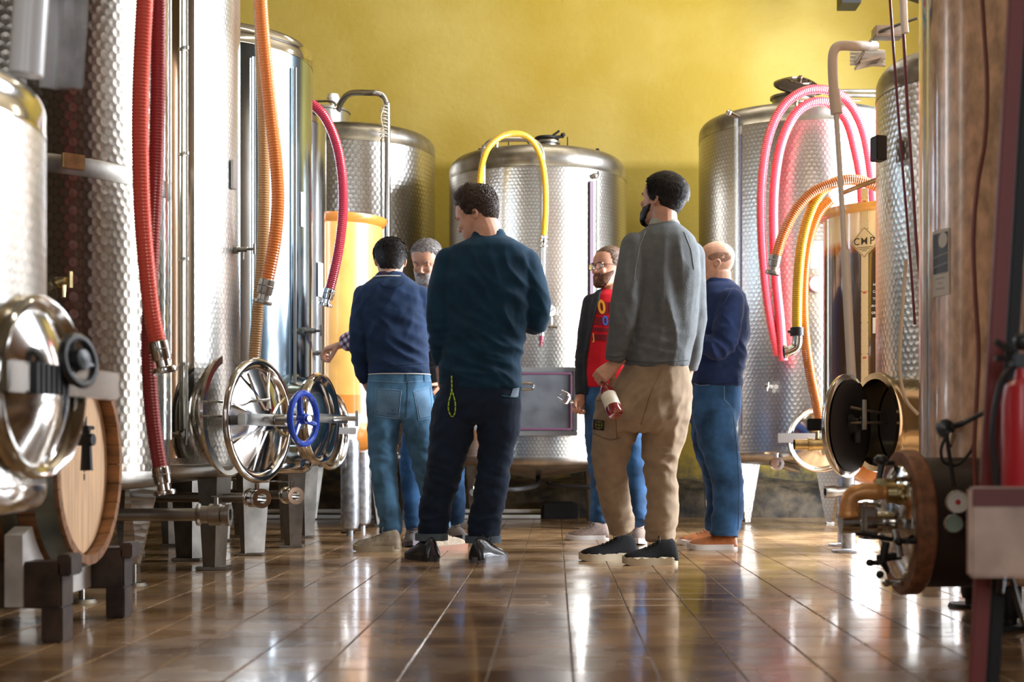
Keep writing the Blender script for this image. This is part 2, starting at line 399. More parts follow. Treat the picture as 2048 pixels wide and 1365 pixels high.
def ball_valve(root, p, d, r, L, mat=None, lever=None, name='valve'):
    """sanitary ball valve: body, union rings, bore, lever handle"""
    d = V(d).normalized(); m = MB(); mat = mat or STEEL
    m.lathe([(r*.55, 0), (r*1.15, 0), (r*1.2, L*.07), (r*1.0, L*.10), (r*.92, L*.12), (r*.92, L*.35), (r*1.15, L*.38), (r*1.15, L*.72), (r*.95, L*.75), (r*.95, L*.86),
             (r*1.2, L*.88), (r*1.2, L), (r*.62, L), (r*.6, L*.6), (0, L*.6)], p, d, 28)
    v = m.build(name, mat, root)
    if lever is not None:
        c = p+d*L*.55; h = MB().tube([c+V((0, 0, r)), c+V((0, 0, r*1.9))], r*.28, 10)
        q = V(lever).normalized(); a = c+V((0, 0, r*1.9))
        h.box(a+q*L*.38, (L*1.0, r*.42, r*.14), V((1, 0, 0)).rotation_difference(q).to_matrix(), bev=r*.04)
        h.build('lever', mat, v)
    return v
def ring_door(root, c, axis, r, neck, mat=None, name='manway_neck', ratio=1.0):
    mat = mat or STEEL
    m = MB().lathe([(r*.93, -.08), (r*.93, neck*.6), (r*.95, neck*.75), (r*1.0, neck*.8), (r*1.02, neck*.9), (r*1.0, neck), (r*.88, neck), (r*.87, neck*.5), (r*.86, -.03)], c, axis, 64)
    return m.build(name, mat, root)
def lid(root, c, axis, r, mat=None, deep=.05, gasket=True, name='manway_lid'):
    mat = mat or STEEL; ax = V(axis).normalized()
    m = MB().lathe([(0, deep*.9), (r*.25, deep*.82), (r*.55, deep*.45), (r*.80, 0), (r*.86, -.004), (r*.92, .012), (r*.99, .016), (r*1.03, .008), (r*1.04, -.006),
                    (r*1.0, -.012), (r*.8, -.012), (r*.5, deep*.3), (0, deep*.7)], c, ax, 72)
    L_ = m.build(name, mat, root, sharp=50)
    if gasket: MB().torus(V(c)-ax*.012, ax, r*.93, .009, 64, 8).build('gasket', BLACK, L_)
    return L_
def handwheel(parent, c, axis, R, mat, spokes=3, tube=.012, name='handwheel', a0=.3):
    ax = V(axis).normalized(); m = MB().torus(c, ax, R, tube, 48, 10)
    u = V((0, 0, 1)); u = (u-ax*u.dot(ax)).normalized(); q = ax.cross(u)
    for k in range(spokes):
        t = 2*PI*k/spokes+a0; d = u*math.cos(t)+q*math.sin(t)
        m.tube([V(c)-ax*R*.12, V(c)-ax*R*.1+d*R*.45, V(c)+d*R], [tube*1.3, tube*.9, tube*.8], 8)
    m.lathe([(0, .018), (.022, .016), (.026, -.02), (0, -.03)], c, ax, 16)
    return m.build(name, mat, parent)

def along(t, ang, z): return V((t.x+math.cos(ang)*t.R, t.y+math.sin(ang)*t.R, z))
DEG = PI/180
# ---- left row
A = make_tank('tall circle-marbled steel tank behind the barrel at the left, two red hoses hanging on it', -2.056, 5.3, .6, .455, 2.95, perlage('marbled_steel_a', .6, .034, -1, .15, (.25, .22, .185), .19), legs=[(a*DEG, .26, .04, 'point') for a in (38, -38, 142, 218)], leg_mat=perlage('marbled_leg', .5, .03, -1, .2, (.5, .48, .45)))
Bt = make_tank('tall marbled steel tank with the blue handwheel on its round door', -1.99, 6.45, .55, .47, 2.95, perlage('marbled_steel_b', .55, .026, -1, .12), legs=[(a*DEG, .17, .12, 'sheet') for a in (-10, 62, 150, 230)])
D = make_tank('smooth shiny steel tank third in the left row, bluish and unpatterned', -1.825, 7.55, .53, .47, 2.62, simple('smooth_blue_steel', (.36, .46, .54), .16, 1, var=.12, vscale=3, bump=.0004, bscale=3), STEEL, legs=[(a*DEG, .16, .11, 'sheet') for a in (-50, 30, 130, 220)])
E = make_tank('slim smooth steel tank whose tap the bearded man in plaid touches', -1.724, 8.46, .36, .50, 2.50, simple('smooth_steel', (.42, .44, .48), .18, 1, var=.1, vscale=3), STEEL, legs=[(a*DEG, .12, .08, 'sheet') for a in (-50, 40, 130, 220)])
Gt = make_tank('circle-marbled steel tank in the far left corner with a round neck on top', -1.50, 10.4, .62, .5, 2.72, perlage('marbled_steel_g', .62, .036, 1, .20), legs=[(a*DEG, .2, .05, 'sheet') for a in (-60, 50, 130, 235)], dome=.14, kn=.09)
Hc = make_tank('squat circle-marbled steel tank standing alone in the middle of the back wall', -.12, 9.9, .615, .485, 2.44, perlage('marbled_steel_h', .615, .026, 1, .15), legs=[(a*DEG, .14, .07, 'sheet') for a in (-42, -138, 42, 138)], dome=.16, kn=.11, bottom=.1)
J = make_tank('wide marbled tank at the back wall, right side, with open black lid on top', 1.672, 9.7, .688, .52, 2.68, perlage('marbled_steel_j', .688, .030, 1, .16), legs=[(a*DEG, .26, .05, 'sheet') for a in (178, -60, 60, 120)], leg_mat=perlage('marbled_leg_j', .6, .03, 1, .15), dome=.12, kn=.08)
Lt = make_tank('narrow marbled steel tank on the right with its black-lined door hanging open', 1.91, 6.2, .5, .47, 2.12, perlage('marbled_steel_l', .5, .030, 1, .3), legs=[(a*DEG, .14, .09, 'sheet') for a in (-140, -60, 40, 140)], dome=.2, kn=.1)
BROWNGRP = simple('brown_fibreglass', (.74, .47, .31), .24, var=.28, vscale=22, coat=.8, stretch=(1, 1, .6))
M = make_tank('large glossy brown fibreglass tank nearest at the right with two stickers', 1.68, 4.55, .5, .19, 3.0, BROWNGRP, BROWNGRP, legs=[(a*DEG, .1, .06, 'tube') for a in (-140, -50, 40, 130)], leg_mat=IRON, bottom=.03)
Z = make_tank('bright marbled steel tank cut off by the left edge, nearest of all', -1.71, 3.0, .6, .46, 1.28, perlage('marbled_steel_z', .6, .028, -1, .14), STEEL, legs=[(a*DEG, .14, .09, 'sheet') for a in (80, 150, 210, 270)], dome=.07, kn=.05)

# ---- tank A fittings
p = surf(A, 118, 566, 0); tap(A, p, nrm(A, p), 1.5, mat=BRASS, name='sample_tap')
m = MB().lathe([(A.R+.001, 0), (A.R+.003, .003), (A.R+.003, .062), (A.R+.001, .065)], (A.x, A.y, CH+(898-338)*4.75/F), n=96); m.build('smooth_band', DSTEEL, A.o)
p = surf(A, 148, 323, .006); n_ = nrm(A, p); MB().box(p, (.08, .006, .052), V((0, -1, 0)).rotation_difference(n_).to_matrix(), bev=.002).build('brass_plate', BRASS, A.o)
a = P(240, 1030, 5.4); b = P(395, 1030, 5.4); c_ = V((A.x, 5.35, a.z+.0))
MB().tube([V((A.x, A.y, .36)), V((A.x, A.y, .33)), V((A.x+.05, A.y+.04, a.z)), a, b], .024, 16).build('outlet_pipe', DSTEEL, A.o)
ball_valve(A.o, b, (1, 0, 0), .036, .125, DSTEEL, (1, 0, 0), 'outlet_valve')
vtube(A, 337, -20, 880, .012, .012, GLASST)
# ---- tank B fittings: level tube in its smooth strip, tag, tap
th = math.atan2(surf(Bt, 362, 500).y-Bt.y, surf(Bt, 362, 500).x-Bt.x)
m = MB()
m.lathe([(Bt.R+.002, .5), (Bt.R+.002, 2.89)], (Bt.x, Bt.y, 0), n=12, a0=th-.10, a1=th+.12, ref=(1, 0, 0)); m.build('smooth_strip', simple('mirror_strip', (.62, .58, .5), .08, 1, bump=.0006, bscale=2), Bt.o)
pa = surf(Bt, 372, 500, .02)
MB().tube([V((pa.x, pa.y, .62)), V((pa.x, pa.y, 2.86))], .010, 10).build('level_tube', GLASST, Bt.o)
m = MB()
for z in (.9, 1.35, 1.8, 2.25): m.lathe([(.008, -.006), (.013, -.006), (.013, .006), (.008, .006)], (pa.x, pa.y, z), n=12)
m.build('tube_clip', BRUSH, Bt.o); tap(Bt, V((pa.x, pa.y-.005, .6)), (0.3, -1, 0), 1.3, 'drain_tap')
p = surf(Bt, 468, 350, .01); n_ = nrm(Bt, p); MB().box(p, (.05, .012, .13), V((0, -1, 0)).rotation_difference(n_).to_matrix(), bev=.003).build('name_plate', BRUSH, Bt.o)
p = surf(Bt, 470, 500, .0); tap(Bt, p, (.95, -.3, 0), 1.3, mat=DSTEEL)
# door of tank B: neck, hinged lid, cross arm, blue wheel
c = V((-1.47, 6.36, CH-(830-898)*6.36/F)); ax = V((1, -.22, 0)).normalized()
ring_door(Bt.o, c-ax*.10, ax, .27, .12)
lc = P(517, 842, 6.18); lax = V((1, -.36, .02)).normalized(); lo = lid(Bt.o, lc, lax, .262)
sd = lax.cross(V((0, 0, 1))).normalized()
m = MB()
for k in range(8):
    t_ = 2*PI*k/8+.3; d = sd*math.cos(t_)+V((0, 0, 1))*math.sin(t_); m.tube([lc+lax*.045+d*.05, lc+lax*.02+d*.14, lc+lax*.012+d*.225], [.010, .008, .006], 6)
m.build('stiffening_rib', STEEL, lo)
m = MB(); a = lc+lax*.07; m.box(a, (.50, .035, .05), Matrix(((sd.x, lax.x, 0), (sd.y, lax.y, 0), (sd.z, lax.z, 1))), bev=.004)
m.box(a-sd*.24-lax*.12, (.035, .26, .07), Matrix(((sd.x, lax.x, 0), (sd.y, lax.y, 0), (sd.z, lax.z, 1))), bev=.004)
m.build('cross_arm', BRUSH, Bt.o)
wc = P(607, 838, 6.02); wax = (V((1, -.38, 0))).normalized()
MB().tube([a, wc+wax*.03], .014, 14).tube([a+lax*.02, a+lax*.07], .024, 14).build('spindle', BRUSH, Bt.o)
handwheel(Bt.o, wc, wax, .108, BLUE, 3, .014)
m = MB(); q1 = P(425, 800, 6.2); q2 = P(560, 812, 6.05)
m.tube([P(428, 803, 6.3), P(468, 806, 6.1), P(540, 800, 6.05)], .006, 6).tube([P(425, 832, 6.3), P(470, 836, 6.1), P(540, 836, 6.05)], .006, 6); m.build('hinge_rod', BRUSH, Bt.o)
# valves at the foot of B and D
for (t, px, py, Y, xl) in ((Bt, 502, 996, 6.35, .0), (D, 572, 991, 7.2, 0)):
    q = P(px, py, Y); d = V((.55, -.83, 0)); c0 = V((t.x, t.y, t.z0-.1))
    MB().tube([c0, V((t.x+.05, t.y, q.z)), q], .022, 12).build('outlet_pipe', DSTEEL, t.o)
    ball_valve(t.o, q, d, .036, .13, STEEL, (.8, .5, 0.05) if t is Bt else (-.9, .2, 0), 'outlet_valve')
# ---- tank D fittings
c = V((-1.825+.53, 7.42, CH-(838-898)*7.42/F)); ax = V((1, -.28, 0)).normalized()
ring_door(D.o, c-ax*.06, ax, .235, .14)
lc = P(640, 838, 7.35); lo = lid(D.o, lc, V((1, -.2, 0)), .225)
ax2 = V((1, -.2, 0)).normalized(); sd = ax2.cross(V((0, 0, 1)))
MB().box(lc+ax2*.06, (.44, .03, .045), Matrix(((sd.x, ax2.x, 0), (sd.y, ax2.y, 0), (sd.z, ax2.z, 1))), bev=.004).tube([lc+ax2*.06, lc+ax2*.2], .012, 10).tube([lc+ax2*.2-V((0, 0, .04)), lc+ax2*.2+V((0, 0, .04))], .008, 8).build('cross_arm', BRUSH, D.o)
p = surf(D, 606, 663, .0); tap(D, p, (.9, -.4, 0), 1.5)
for px in (508, 590):
    pa = surf(D, px, 400, .015); MB().tube([V((pa.x, pa.y, .6)), V((pa.x, pa.y, 2.5))], .009, 8).build('level_tube', GLASST if px == 508 else BRUSH, D.o)
p = surf(D, 606, 420, .004); n_ = nrm(D, p); MB().box(p, (.05, .004, .18), V((0, -1, 0)).rotation_difference(n_).to_matrix()).build('paper_tag', PAPER, D.o)
p = surf(E, 641, 560, .006); n_ = nrm(E, p); MB().box(p, (.06, .004, .2), V((0, -1, 0)).rotation_difference(n_).to_matrix()).build('paper_tag', PAPER, E.o)
# ---- tank E: tap under the hand, low round door
TAPE = P(640, 706, 8.30); tap(E, V((TAPE.x-.03, 8.33, TAPE.z)), (1, -.35, 0), 1.2)
lc = V((-1.724+.40, 8.42, CH-(862-898)*8.42/F)); ax = V((1, -.30, 0)).normalized()
ring_door(E.o, lc-ax*.08, ax, .22, .06); lo = lid(E.o, lc, ax, .225)
MB().box(lc+ax*.05, (.42, .03, .04), Matrix(((ax.cross(V((0, 0, 1))).x, ax.x, 0), (ax.cross(V((0, 0, 1))).y, ax.y, 0), (0, 0, 1))), bev=.004).build('cross_arm', BRUSH, E.o)
# ---- orange fibreglass tank F
AMB = simple('amber_fibreglass', (.74, .40, .10), .28, var=.14, vscale=5, coat=.5, sss=.15)
AMBD = simple('orange_fibreglass', (.62, .22, .035), .3, var=.14, vscale=5, coat=.5, sss=.15)
Ft = Tank(); Ft.x, Ft.y, Ft.R = -1.412, 9.15, .3
Ft.o = thing('fibreglass_tank', 'open orange fibreglass tank with a flared rim on galvanised legs', 'tank', (Ft.x, Ft.y, 0))
z1 = CH+(898-432)*8.9/F; z0 = CH+(898-880)*8.9/F
MB().lathe([(.285, z0+.1), (.285, z1-.02), (.29, z1-.005), (.30, z1), (.30, z1-.0), (.30, z0+.28), (.30, z0+.12), (.292, z0+.1)], (Ft.x, Ft.y, 0), n=72).build('tank_shell', AMB, Ft.o)
MB().lathe([(.285, z1-.03), (.30, z1-.04), (.318, z1-.022), (.33, z1), (.33, z1+.015), (.315, z1+.02), (.29, z1+.01)], (Ft.x, Ft.y, 0), n=72).build('flared_rim', AMBD, Ft.o)
pr = [(.30, z0+.28), (.302, z0+.12), (.295, z0+.04), (.26, z0-.03), (.18, z0-.08), (.06, z0-.10), (0, z0-.10)]
MB().lathe(pr, (Ft.x, Ft.y, 0), n=72).build('tank_bottom', AMBD, Ft.o)
for px, yb, Y in ((700, 1062, 8.78), (725, 1050, 9.35), (610, 1062, 8.85), (600, 1050, 9.45)):
    q = P(px, yb, Y); x, y = q.x, q.y
    MB().lathe([(.022, .0), (.022, .035), (.050, .05), (.058, .08), (.058, z0-.02), (.05, z0)], (x, y, 0), n=24).lathe([(.04, z0-.02), (.045, z0+.04), (.085, z0+.15), (.09, z0+.16), (.0, z0+.165)], (x, y, 0), n=4).build('leg', GALV, Ft.o)
    MB().tube([(x, y, .05), (x, y, .004)], .012, 8).tube([(x-.055, y, .022), (x+.03, y, .022)], .006, 8).build('adjustable_foot', IRON, Ft.o)
# ---- tank G fittings (far left)
nk = V((-1.66, 10.15, 0)); zt = 2.83
MB().lathe([(.19, zt-.06), (.19, zt+.10), (.2, zt+.105), (.2, zt+.12), (.0, zt+.13)], nk, n=48).build('top_neck', BRUSH, Gt.o)
MB().lathe([(.02, zt+.12), (.02, zt+.16), (.036, zt+.17), (.045, zt+.2), (.035, zt+.228), (.0, zt+.235)], (-1.575, 10.1, 0), n=20).build('breather_valve', WHITE, Gt.o)
m = MB().tube([(-1.71, 9.97, zt+.03), (-1.71, 9.95, zt+.13), (-1.74, 9.95, zt+.2)], .010, 8).ball((-1.715, 9.95, zt+.02), .022).box((-1.73, 9.94, zt+.17), (.07, .02, .03), Matrix.Rotation(.7, 3, 'Y'))
m.build('lid_clamp', IRON, Gt.o)
YP = 9.72
MB().tube(spline([P(674, 226, 10.05), P(684, 202, 9.95), P(702, 187, 9.85), P(740, 186, YP), P(762, 189, YP), P(773, 206, YP), P(775, 240, YP), P(775, 500, YP), P(774, 940, YP)], 6), .021, 14).build('filling_pipe', BRUSH, Gt.o)
m = MB()
for k in range(14): m.torus(P(770-(k % 3)*2, 214+k*4.6, YP-.015), (.1*math.sin(k), 0.2*math.cos(k*2), 1), .023, .003, 14, 5)
m.tube(spline([P(768, 214, YP-.03), P(762, 235, YP-.05), P(766, 262, YP-.03), P(757, 285, YP-.05)], 6), .003, 5)
m.build('string_binding', CREAM, Gt.o)
MB().tube(spline([P(628, 203, 9.82), P(662, 203, 9.80), P(672, 212, 9.78), P(668, 218, 9.76)], 5), .008, 8).build('lifting_loop', BRUSH, Gt.o)
# vertical seam with gutter where the pipe stands
p = surf(Gt, 763, 500, .002); MB().tube([V((p.x, p.y, .55)), V((p.x, p.y, 2.72))], .006, 6).build('weld_seam', DSTEEL, Gt.o)
# ---- tank H (middle)
YQ = 9.22
MB().tube(spline([V((P(967, 900, YQ).x, YQ, .62)), P(967, 500, YQ), P(967, 315, YQ), P(972, 292, YQ), P(990, 281, YQ), P(1040, 279, YQ), P(1068, 283, YQ), P(1083, 300, YQ), P(1086, 340, YQ), P(1086, 520, YQ), P(1083, 640, YQ), P(1083, 672, YQ)], 6), .016, 12).build('filling_pipe', BRUSH, Hc.o)
MB().tube([P(1083, 668, YQ), P(1083, 680, YQ)], .014, 12).tube([P(1083, 680, YQ), P(1082, 692, YQ)], .007, 8).tube([P(1079, 686, YQ), P(1087, 686, YQ)], .004, 8).build('pipe_end_tap', simple('dull_red_tap', (.30, .04, .07), .4, .4), Hc.o)
MB().tube(spline([P(993, 298, 9.42), P(994, 286, 9.42), P(1003, 279, 9.42), P(1045, 279, 9.42), P(1058, 285, 9.42), P(1062, 296, 9.42)], 5), .011, 10).build('lifting_loop', BRUSH, Hc.o)
m = MB().lathe([(.07, 2.56), (.07, 2.625), (.085, 2.63), (.085, 2.645), (0, 2.655)], (-.05, 9.75, 0), n=32); m.build('top_hatch', DSTEEL, Hc.o)
m = MB().torus((-.055, 9.74, 2.665), (0, 0, 1), .075, .010, 24, 8).tube([(-.12, 9.72, 2.665), (.06, 9.74, 2.68)], .011, 8).ball((.055, 9.73, 2.69), (.018, .012, .014)).tube([(-.04, 9.7, 2.66), (.03, 9.7, 2.71)], .008, 6); m.build('hatch_clamp', IRON, Hc.o)
for px in (1017, 1135, 960, 1195): 
    q = P(px, 286 if px in (1017, 1135) else 302, 9.65); MB().tube([q-V((0, 0, .06)), q+V((0, 0, .04 if px in (1017, 1135) else .015))], .004 if px in (1017, 1135) else .012, 6).build('top_peg', IRON, Hc.o)
pa = surf(Hc, 1195, 450, .022)
MB().tube([V((pa.x, pa.y, .75)), P(1195, 360, pa.y)], .011, 10).build('level_tube', GLASST, Hc.o)
pb = surf(Hc, 1183, 450, .015); n_ = nrm(Hc, pb)
zc = (P(0, 362, pb.y).z+.8)/2; hh = P(0, 362, pb.y).z-.8
MB().box((pb.x, pb.y, zc), (.028, .008, hh), V((0, -1, 0)).rotation_difference(n_).to_matrix()).build('level_scale', simple('purple_scale', (.10, .05, .08), .5), Hc.o)
q = P(1190, 352, pa.y-.01); MB().ball(q, .022, 10).box(q, (.05, .02, .018)).tube([q+V((.02, 0, 0)), q+V((.02, 0, .03))], .006, 6).build('gauge_valve', DSTEEL, Hc.o)
gp = surf(Hc, 1103, 622, .03)
gf = MB().lathe([(0, -.03), (.036, -.028), (.042, -.02), (.042, .004), (.038, .008), (.036, .004)], gp, (0, -1, 0), 32).tube([gp-V((0, 0, .04)), gp-V((0, 0, .11))], .009, 8).tube([gp-V((.02, 0, .10)), gp+V((.04, 0, -.105))], .011, 8)
gf = gf.build('pressure_gauge', DSTEEL, Hc.o)
m = MB().lathe([(.037, .005), (0, .0055)], gp, (0, -1, 0), 32); m.build('dial', PAPER, gf)
m = MB().box(gp+V((0, -.008, 0)), (.05, .001, .003), Matrix.Rotation(-.8, 3, 'Y'))
for k in range(9):
    t_ = -.7+k*.58; m.box(gp+V((.029*math.cos(t_), -.007, .029*math.sin(t_))), (.007, .001, .002), Matrix.Rotation(-t_, 3, 'Y'))
m.build('needle', IRON, gf)
# rectangular door on H
dc = surf(Hc, 1072, 803, 0); dz = dc.z; y0 = Hc.y-Hc.R
def frame(mb, cx, y, cz, w_, h_, b, d): 
    for sx, sz, ww, hh_ in ((0, 1, w_, b), (0, -1, w_, b), (1, 0, b, h_-2*b), (-1, 0, b, h_-2*b)):
        mb.box((cx+sx*(w_-b)/2, y, cz+sz*(h_-b)/2), (ww, d, hh_), bev=.004)
cx = P(1078, 0, 9.2).x; zc = P(0, 803, 9.2).z
m = MB(); frame(m, cx, y0+.03, zc, .50, .445, .03, .14); m.build('door_frame', BRUSH, Hc.o)
dd = MB(); dd.box((cx, y0-.035, zc), (.44, .02, .385), bev=.008); dd = dd.build('hatch_door', simple('dark_door_steel', (.30, .31, .33), .25, .9, var=.2, vscale=8), Hc.o)
m = MB(); frame(m, cx, y0-.05, zc, .43, .375, .014, .012); m.build('door_rim', simple('plum_gasket', (.13, .05, .09), .4), dd)
hx = P(1052, 0, 9.2).x; hz = P(0, 773, 9.2).z
m = MB().tube(spline([V((hx-.05, y0-.06, hz+.02)), V((hx+.03, y0-.062, hz+.02)), V((hx+.05, y0-.062, hz)), V((hx+.03, y0-.062, hz-.02)), V((hx-.05, y0-.06, hz-.02))], 5), .006, 8); m.build('door_handle', STEEL, dd)
for px, py in ((953, 855), (946, 985)):
    q = P(px, py, 9.28); ball_valve(Hc.o, q, (.1, -1, 0), .02, .07, STEEL, (0.2, -.3, .8) if py > 900 else None, 'side_valve')
MB().tube(spline([V((-.12, 9.9, .36)), P(1075, 970, 9.6), P(1040, 979, 9.4), P(1010, 980, 9.35), P(985, 980, 9.35)], 5), .018, 10).tube(spline([P(1095, 966, 9.6), P(1110, 972, 9.5), P(1180, 975, 9.4), P(1200, 978, 9.4)], 5), .013, 10).build('outlet_pipe', IRON, Hc.o)
# ---- tank J fittings
ol = V((1.62, 9.35, 0)); MB().lathe([(.13, 2.74), (.13, 2.85), (.145, 2.855), (.145, 2.87), (.12, 2.87), (.12, 2.75)], (1.57, 9.42, 0), n=40).build('top_neck', DSTEEL, J.o)
q = P(1598, 170, 9.3); lx = V((.10, -.50, .86)).normalized(); dish = MB().lathe([(0, .03), (.10, .025), (.15, 0), (.165, -.01), (.165, -.022), (.14, -.02), (.10, .0), (0, .008)], q, lx, 48)
dish.build('open_top_lid', simple('dark_bronze_lid', (.05, .035, .03), .2, .8), J.o)
MB().torus(q+lx*.028, lx, .07, .008, 32, 6).tube([q+lx*.03, q+lx*.06], .014, 8).build('lid_ring', simple('dark_bronze_lid_ring', (.14, .10, .07), .25, .8), J.o)
MB().tube(spline([P(1593, 214, 9.0), P(1594, 204, 9.0), P(1603, 199, 9.0), P(1655, 199, 9.0), P(1720, 200, 9.0)], 5), .008, 8).build('lifting_loop', STEEL, J.o)
MB().tube([P(1680, 182, 9.3), P(1800, 182, 9.3)], .012, 10).tube([P(1680, 191, 9.3), P(1800, 191, 9.3)], .014, 10).build('top_rail', DSTEEL, J.o)
pa = surf(J, 1472, 500, .02); MB().tube([V((pa.x, pa.y, .6)), V((pa.x, pa.y, P(0, 238, pa.y).z))], .013, 10).build('level_tube', GLASST, J.o)
pb = surf(J, 1481, 500, .006); MB().box((pb.x, pb.y, 1.6), (.009, .006, 1.95)).build('level_scale', simple('blue_scale', (.05, .045, .07), .5), J.o)
q = P(1466, 229, pa.y); MB().tube([q-V((.03, 0, -.01)), q+V((.04, 0, -.02))], [.018, .012], 10).ball(q-V((.025, 0, -.01)), .022).build('gauge_valve', STEEL, J.o)
lc = P(1640, 880, 8.97); ax = V((-.02, -1, 0)); ring_door(J.o, lc+V((0, .09, 0)), ax, .2, .08); lo = lid(J.o, lc, ax, .2)
MB().box(lc+V((-.05, -.06, 0.01)), (.46, .03, .06), bev=.004).tube([lc+V((0, -.05, 0)), lc+V((0, -.14, 0))], .012, 8).build('cross_arm', BRUSH, J.o)
q = P(1555, 928, 8.95); ball_valve(J.o, q+V((0, .08, 0)), (0, -1, 0), .034, .09, STEEL, (-.95, -.1, .05), 'outlet_valve'); MB().tube([q+V((0, .08, 0)), V((1.6, 9.4, .4))], .022, 10).build('outlet_pipe', DSTEEL, J.o)
q = P(1533, 772, 9.03); tap(J, q+V((0, 0, 0)), (0, -1, 0), 1.0)
gp = P(1635, 568, 8.98); g_ = MB().lathe([(0, -.03), (.05, -.028), (.056, -.02), (.056, .004), (.050, .008), (.047, .004)], gp, (0, -1, 0), 32).build('round_thermometer', BRUSH, J.o); MB().lathe([(.047, .005), (0, .0055)], gp, (0, -1, 0), 32).build('dial', PAPER, g_)
p = P(1633, 510, 8.98); MB().box(p, (.075, .004, .17)).build('paper_tag', PAPER, J.o)
# ---- tank K: tinted fibreglass wine tank with level scale
def kmat():
    m, nt, b = new_mat('tinted_fibreglass'); N = nt.nodes; L = nt.links
    tc = N.new('ShaderNodeTexCoord'); sp = N.new('ShaderNodeSeparateXYZ'); L.new(tc.outputs['Object'], sp.inputs[0])
    mr = N.new('ShaderNodeValToRGB'); r2 = N.new('ShaderNodeMapRange'); L.new(sp.outputs[2], r2.inputs[0]); r2.inputs[1].default_value = 1.40; r2.inputs[2].default_value = 1.80
    L.new(r2.outputs[0], mr.inputs[0]); e = mr.color_ramp.elements
    e[0].position = .36; e[0].color = (.075, .045, .02, 1); e[1].position = .56; e[1].color = (.95, .80, .50, 1)
    x = e.new(.47); x.color = (.60, .20, .03, 1)
    L.new(mr.outputs[0], b.inputs['Base Color']); b.inputs['Roughness'].default_value = .15; b.inputs['Coat Weight'].default_value = .5
    b.inputs['Subsurface Weight'].default_value = .3; b.inputs['Subsurface Scale'].default_value = .02
    return m
K = Tank(); K.x, K.y, K.R = 1.84, 7.6, .4
K.o = thing('fibreglass_tank', 'dark amber fibreglass tank with a yellow level scale and diamond sticker', 'tank', (K.x, K.y, 0))
zt = CH+(898-405)*7.2/F; zb = CH+(898-905)*7.2/F
MB().lathe([(K.R, zb), (K.R, zt)], (K.x, K.y, 0), n=96).build('tank_shell', kmat(), K.o)
MB().lathe([(K.R-.02, zt-.03), (K.R+.003, zt-.03), (K.R+.03, zt-.015), (K.R+.033, zt+.012), (K.R-.02, zt+.015)], (K.x, K.y, 0), n=96).build('flared_rim', AMB, K.o)
MB().lathe([(K.R, zb+.002), (K.R-.01, zb-.02), (K.R-.05, zb-.09), (.15, zb-.2), (.05, zb-.24), (0, zb-.24)], (K.x, K.y, 0), n=96).build('tank_bottom', AMBD, K.o)
for a_ in (-148, -60, 40, 130):
    x, y = K.x+math.cos(a_*DEG)*.37, K.y+math.sin(a_*DEG)*.37
    MB().lathe([(.036, zb+.02), (.036, .02)], (x, y, 0), n=24).lathe([(0, .012), (.085, .012), (.085, 0), (0, 0)], (x, y, 0), n=24).build('leg', GALV, K.o)
pa = surf(K, 1592+55, 880, .02); q = P(1600, 890, 7.3)
MB().lathe([(.028, -.03), (.028, .04), (.036, .04), (.036, .06), (.03, .06), (.03, .12), (.055, .12), (.055, .15), (.04, .155), (.045, .2)], q, (1, .05, 0), 24).tube([q+V((.09, 0, .03)), q+V((.09, 0, .07)), q+V((.05, -.01, .1))], .012, 8).build('drain_valve', BRASS, K.o)
q = P(1650, 985, 7.35); MB().lathe([(.02, 0), (.034, 0), (.034, .05), (.028, .06), (.028, .14), (.036, .15), (.036, .2)], q, (1, 0.1, .02), 20).build('lower_valve', DSTEEL, K.o)
# ================================================================== HOSES
def hose_mat(name, col, rough=.28):
    return simple(name, col, rough, coat=.6, sss=.12)
H_RED = hose_mat('red_hose', (.85, .10, .07)); H_DRED = hose_mat('dark_red_hose', (.33, .03, .04)); H_WINE = hose_mat('wine_red_hose', (.42, .02, .045))
H_PINK = hose_mat('bright_red_hose', (.80, .06, .09)); H_OR = hose_mat('orange_hose', (.78, .22, .045)); H_TAN = hose_mat('tan_hose', (.45, .25, .10))
H_YEL = hose_mat('yellow_hose', (.78, .47, .03)); H_BR = hose_mat('amber_brown_hose', (.55, .17, .03))
def hose(label, pts, r, mat, fit='end', pitch=None, group=None, fitmat=None, both=False):
    path = spline(pts, 12); pitch = pitch or r*.40
    q = resample(path, pitch/2); n = len(q)
    base = V(q[-1]) if fit else V(q[n//2])
    rr = [r*(1.0 if i % 2 else .91) for i in range(n)]
    root = thing('hose', label, 'hose', base, group)
    MB().tube(q, rr, 20).build('hose_tube', mat, root, sharp=25)
    if fit:
        for e in ([(q[-1], q[-1]-q[-5])] + ([(q[0], q[0]-q[4])] if both else [])):
            c, d = e; d = d.normalized()
            MB().lathe([(r*1.04, -r*2.2), (r*1.12, -r*2.1), (r*1.12, -r*.3), (r*1.02, -.0), (r*.8, 0), (r*.78, r*.8), (r*1.35, r*.85), (r*1.45, r*1.1), (r*1.38, r*1.4), (r*.85, r*1.42), (r*.8, 0)], c, d, 24).build('end_fitting', fitmat or STEEL, root)
            cl = V((d.y, -d.x, 0)); cl = cl.normalized() if cl.length > .1 else V((1, 0, 0))
            MB().torus(c-d*r*1.2, d, r*1.14, r*.10, 24, 6).box(c-d*r*1.2+cl*r*1.35, (r*.5, r*.5, r*.35), bev=r*.05).build('hose_clamp', DSTEEL, root)
    return root
Y1 = 4.72
hose('bright red ribbed hose, front one of two beside the barrel, ending higher up', [P(x, y, Y1) for x, y in ((292, -40), (285, 90), (281, 200), (281, 310), (285, 430), (294, 540), (306, 640), (326, 725))], .029, H_RED, group=None)
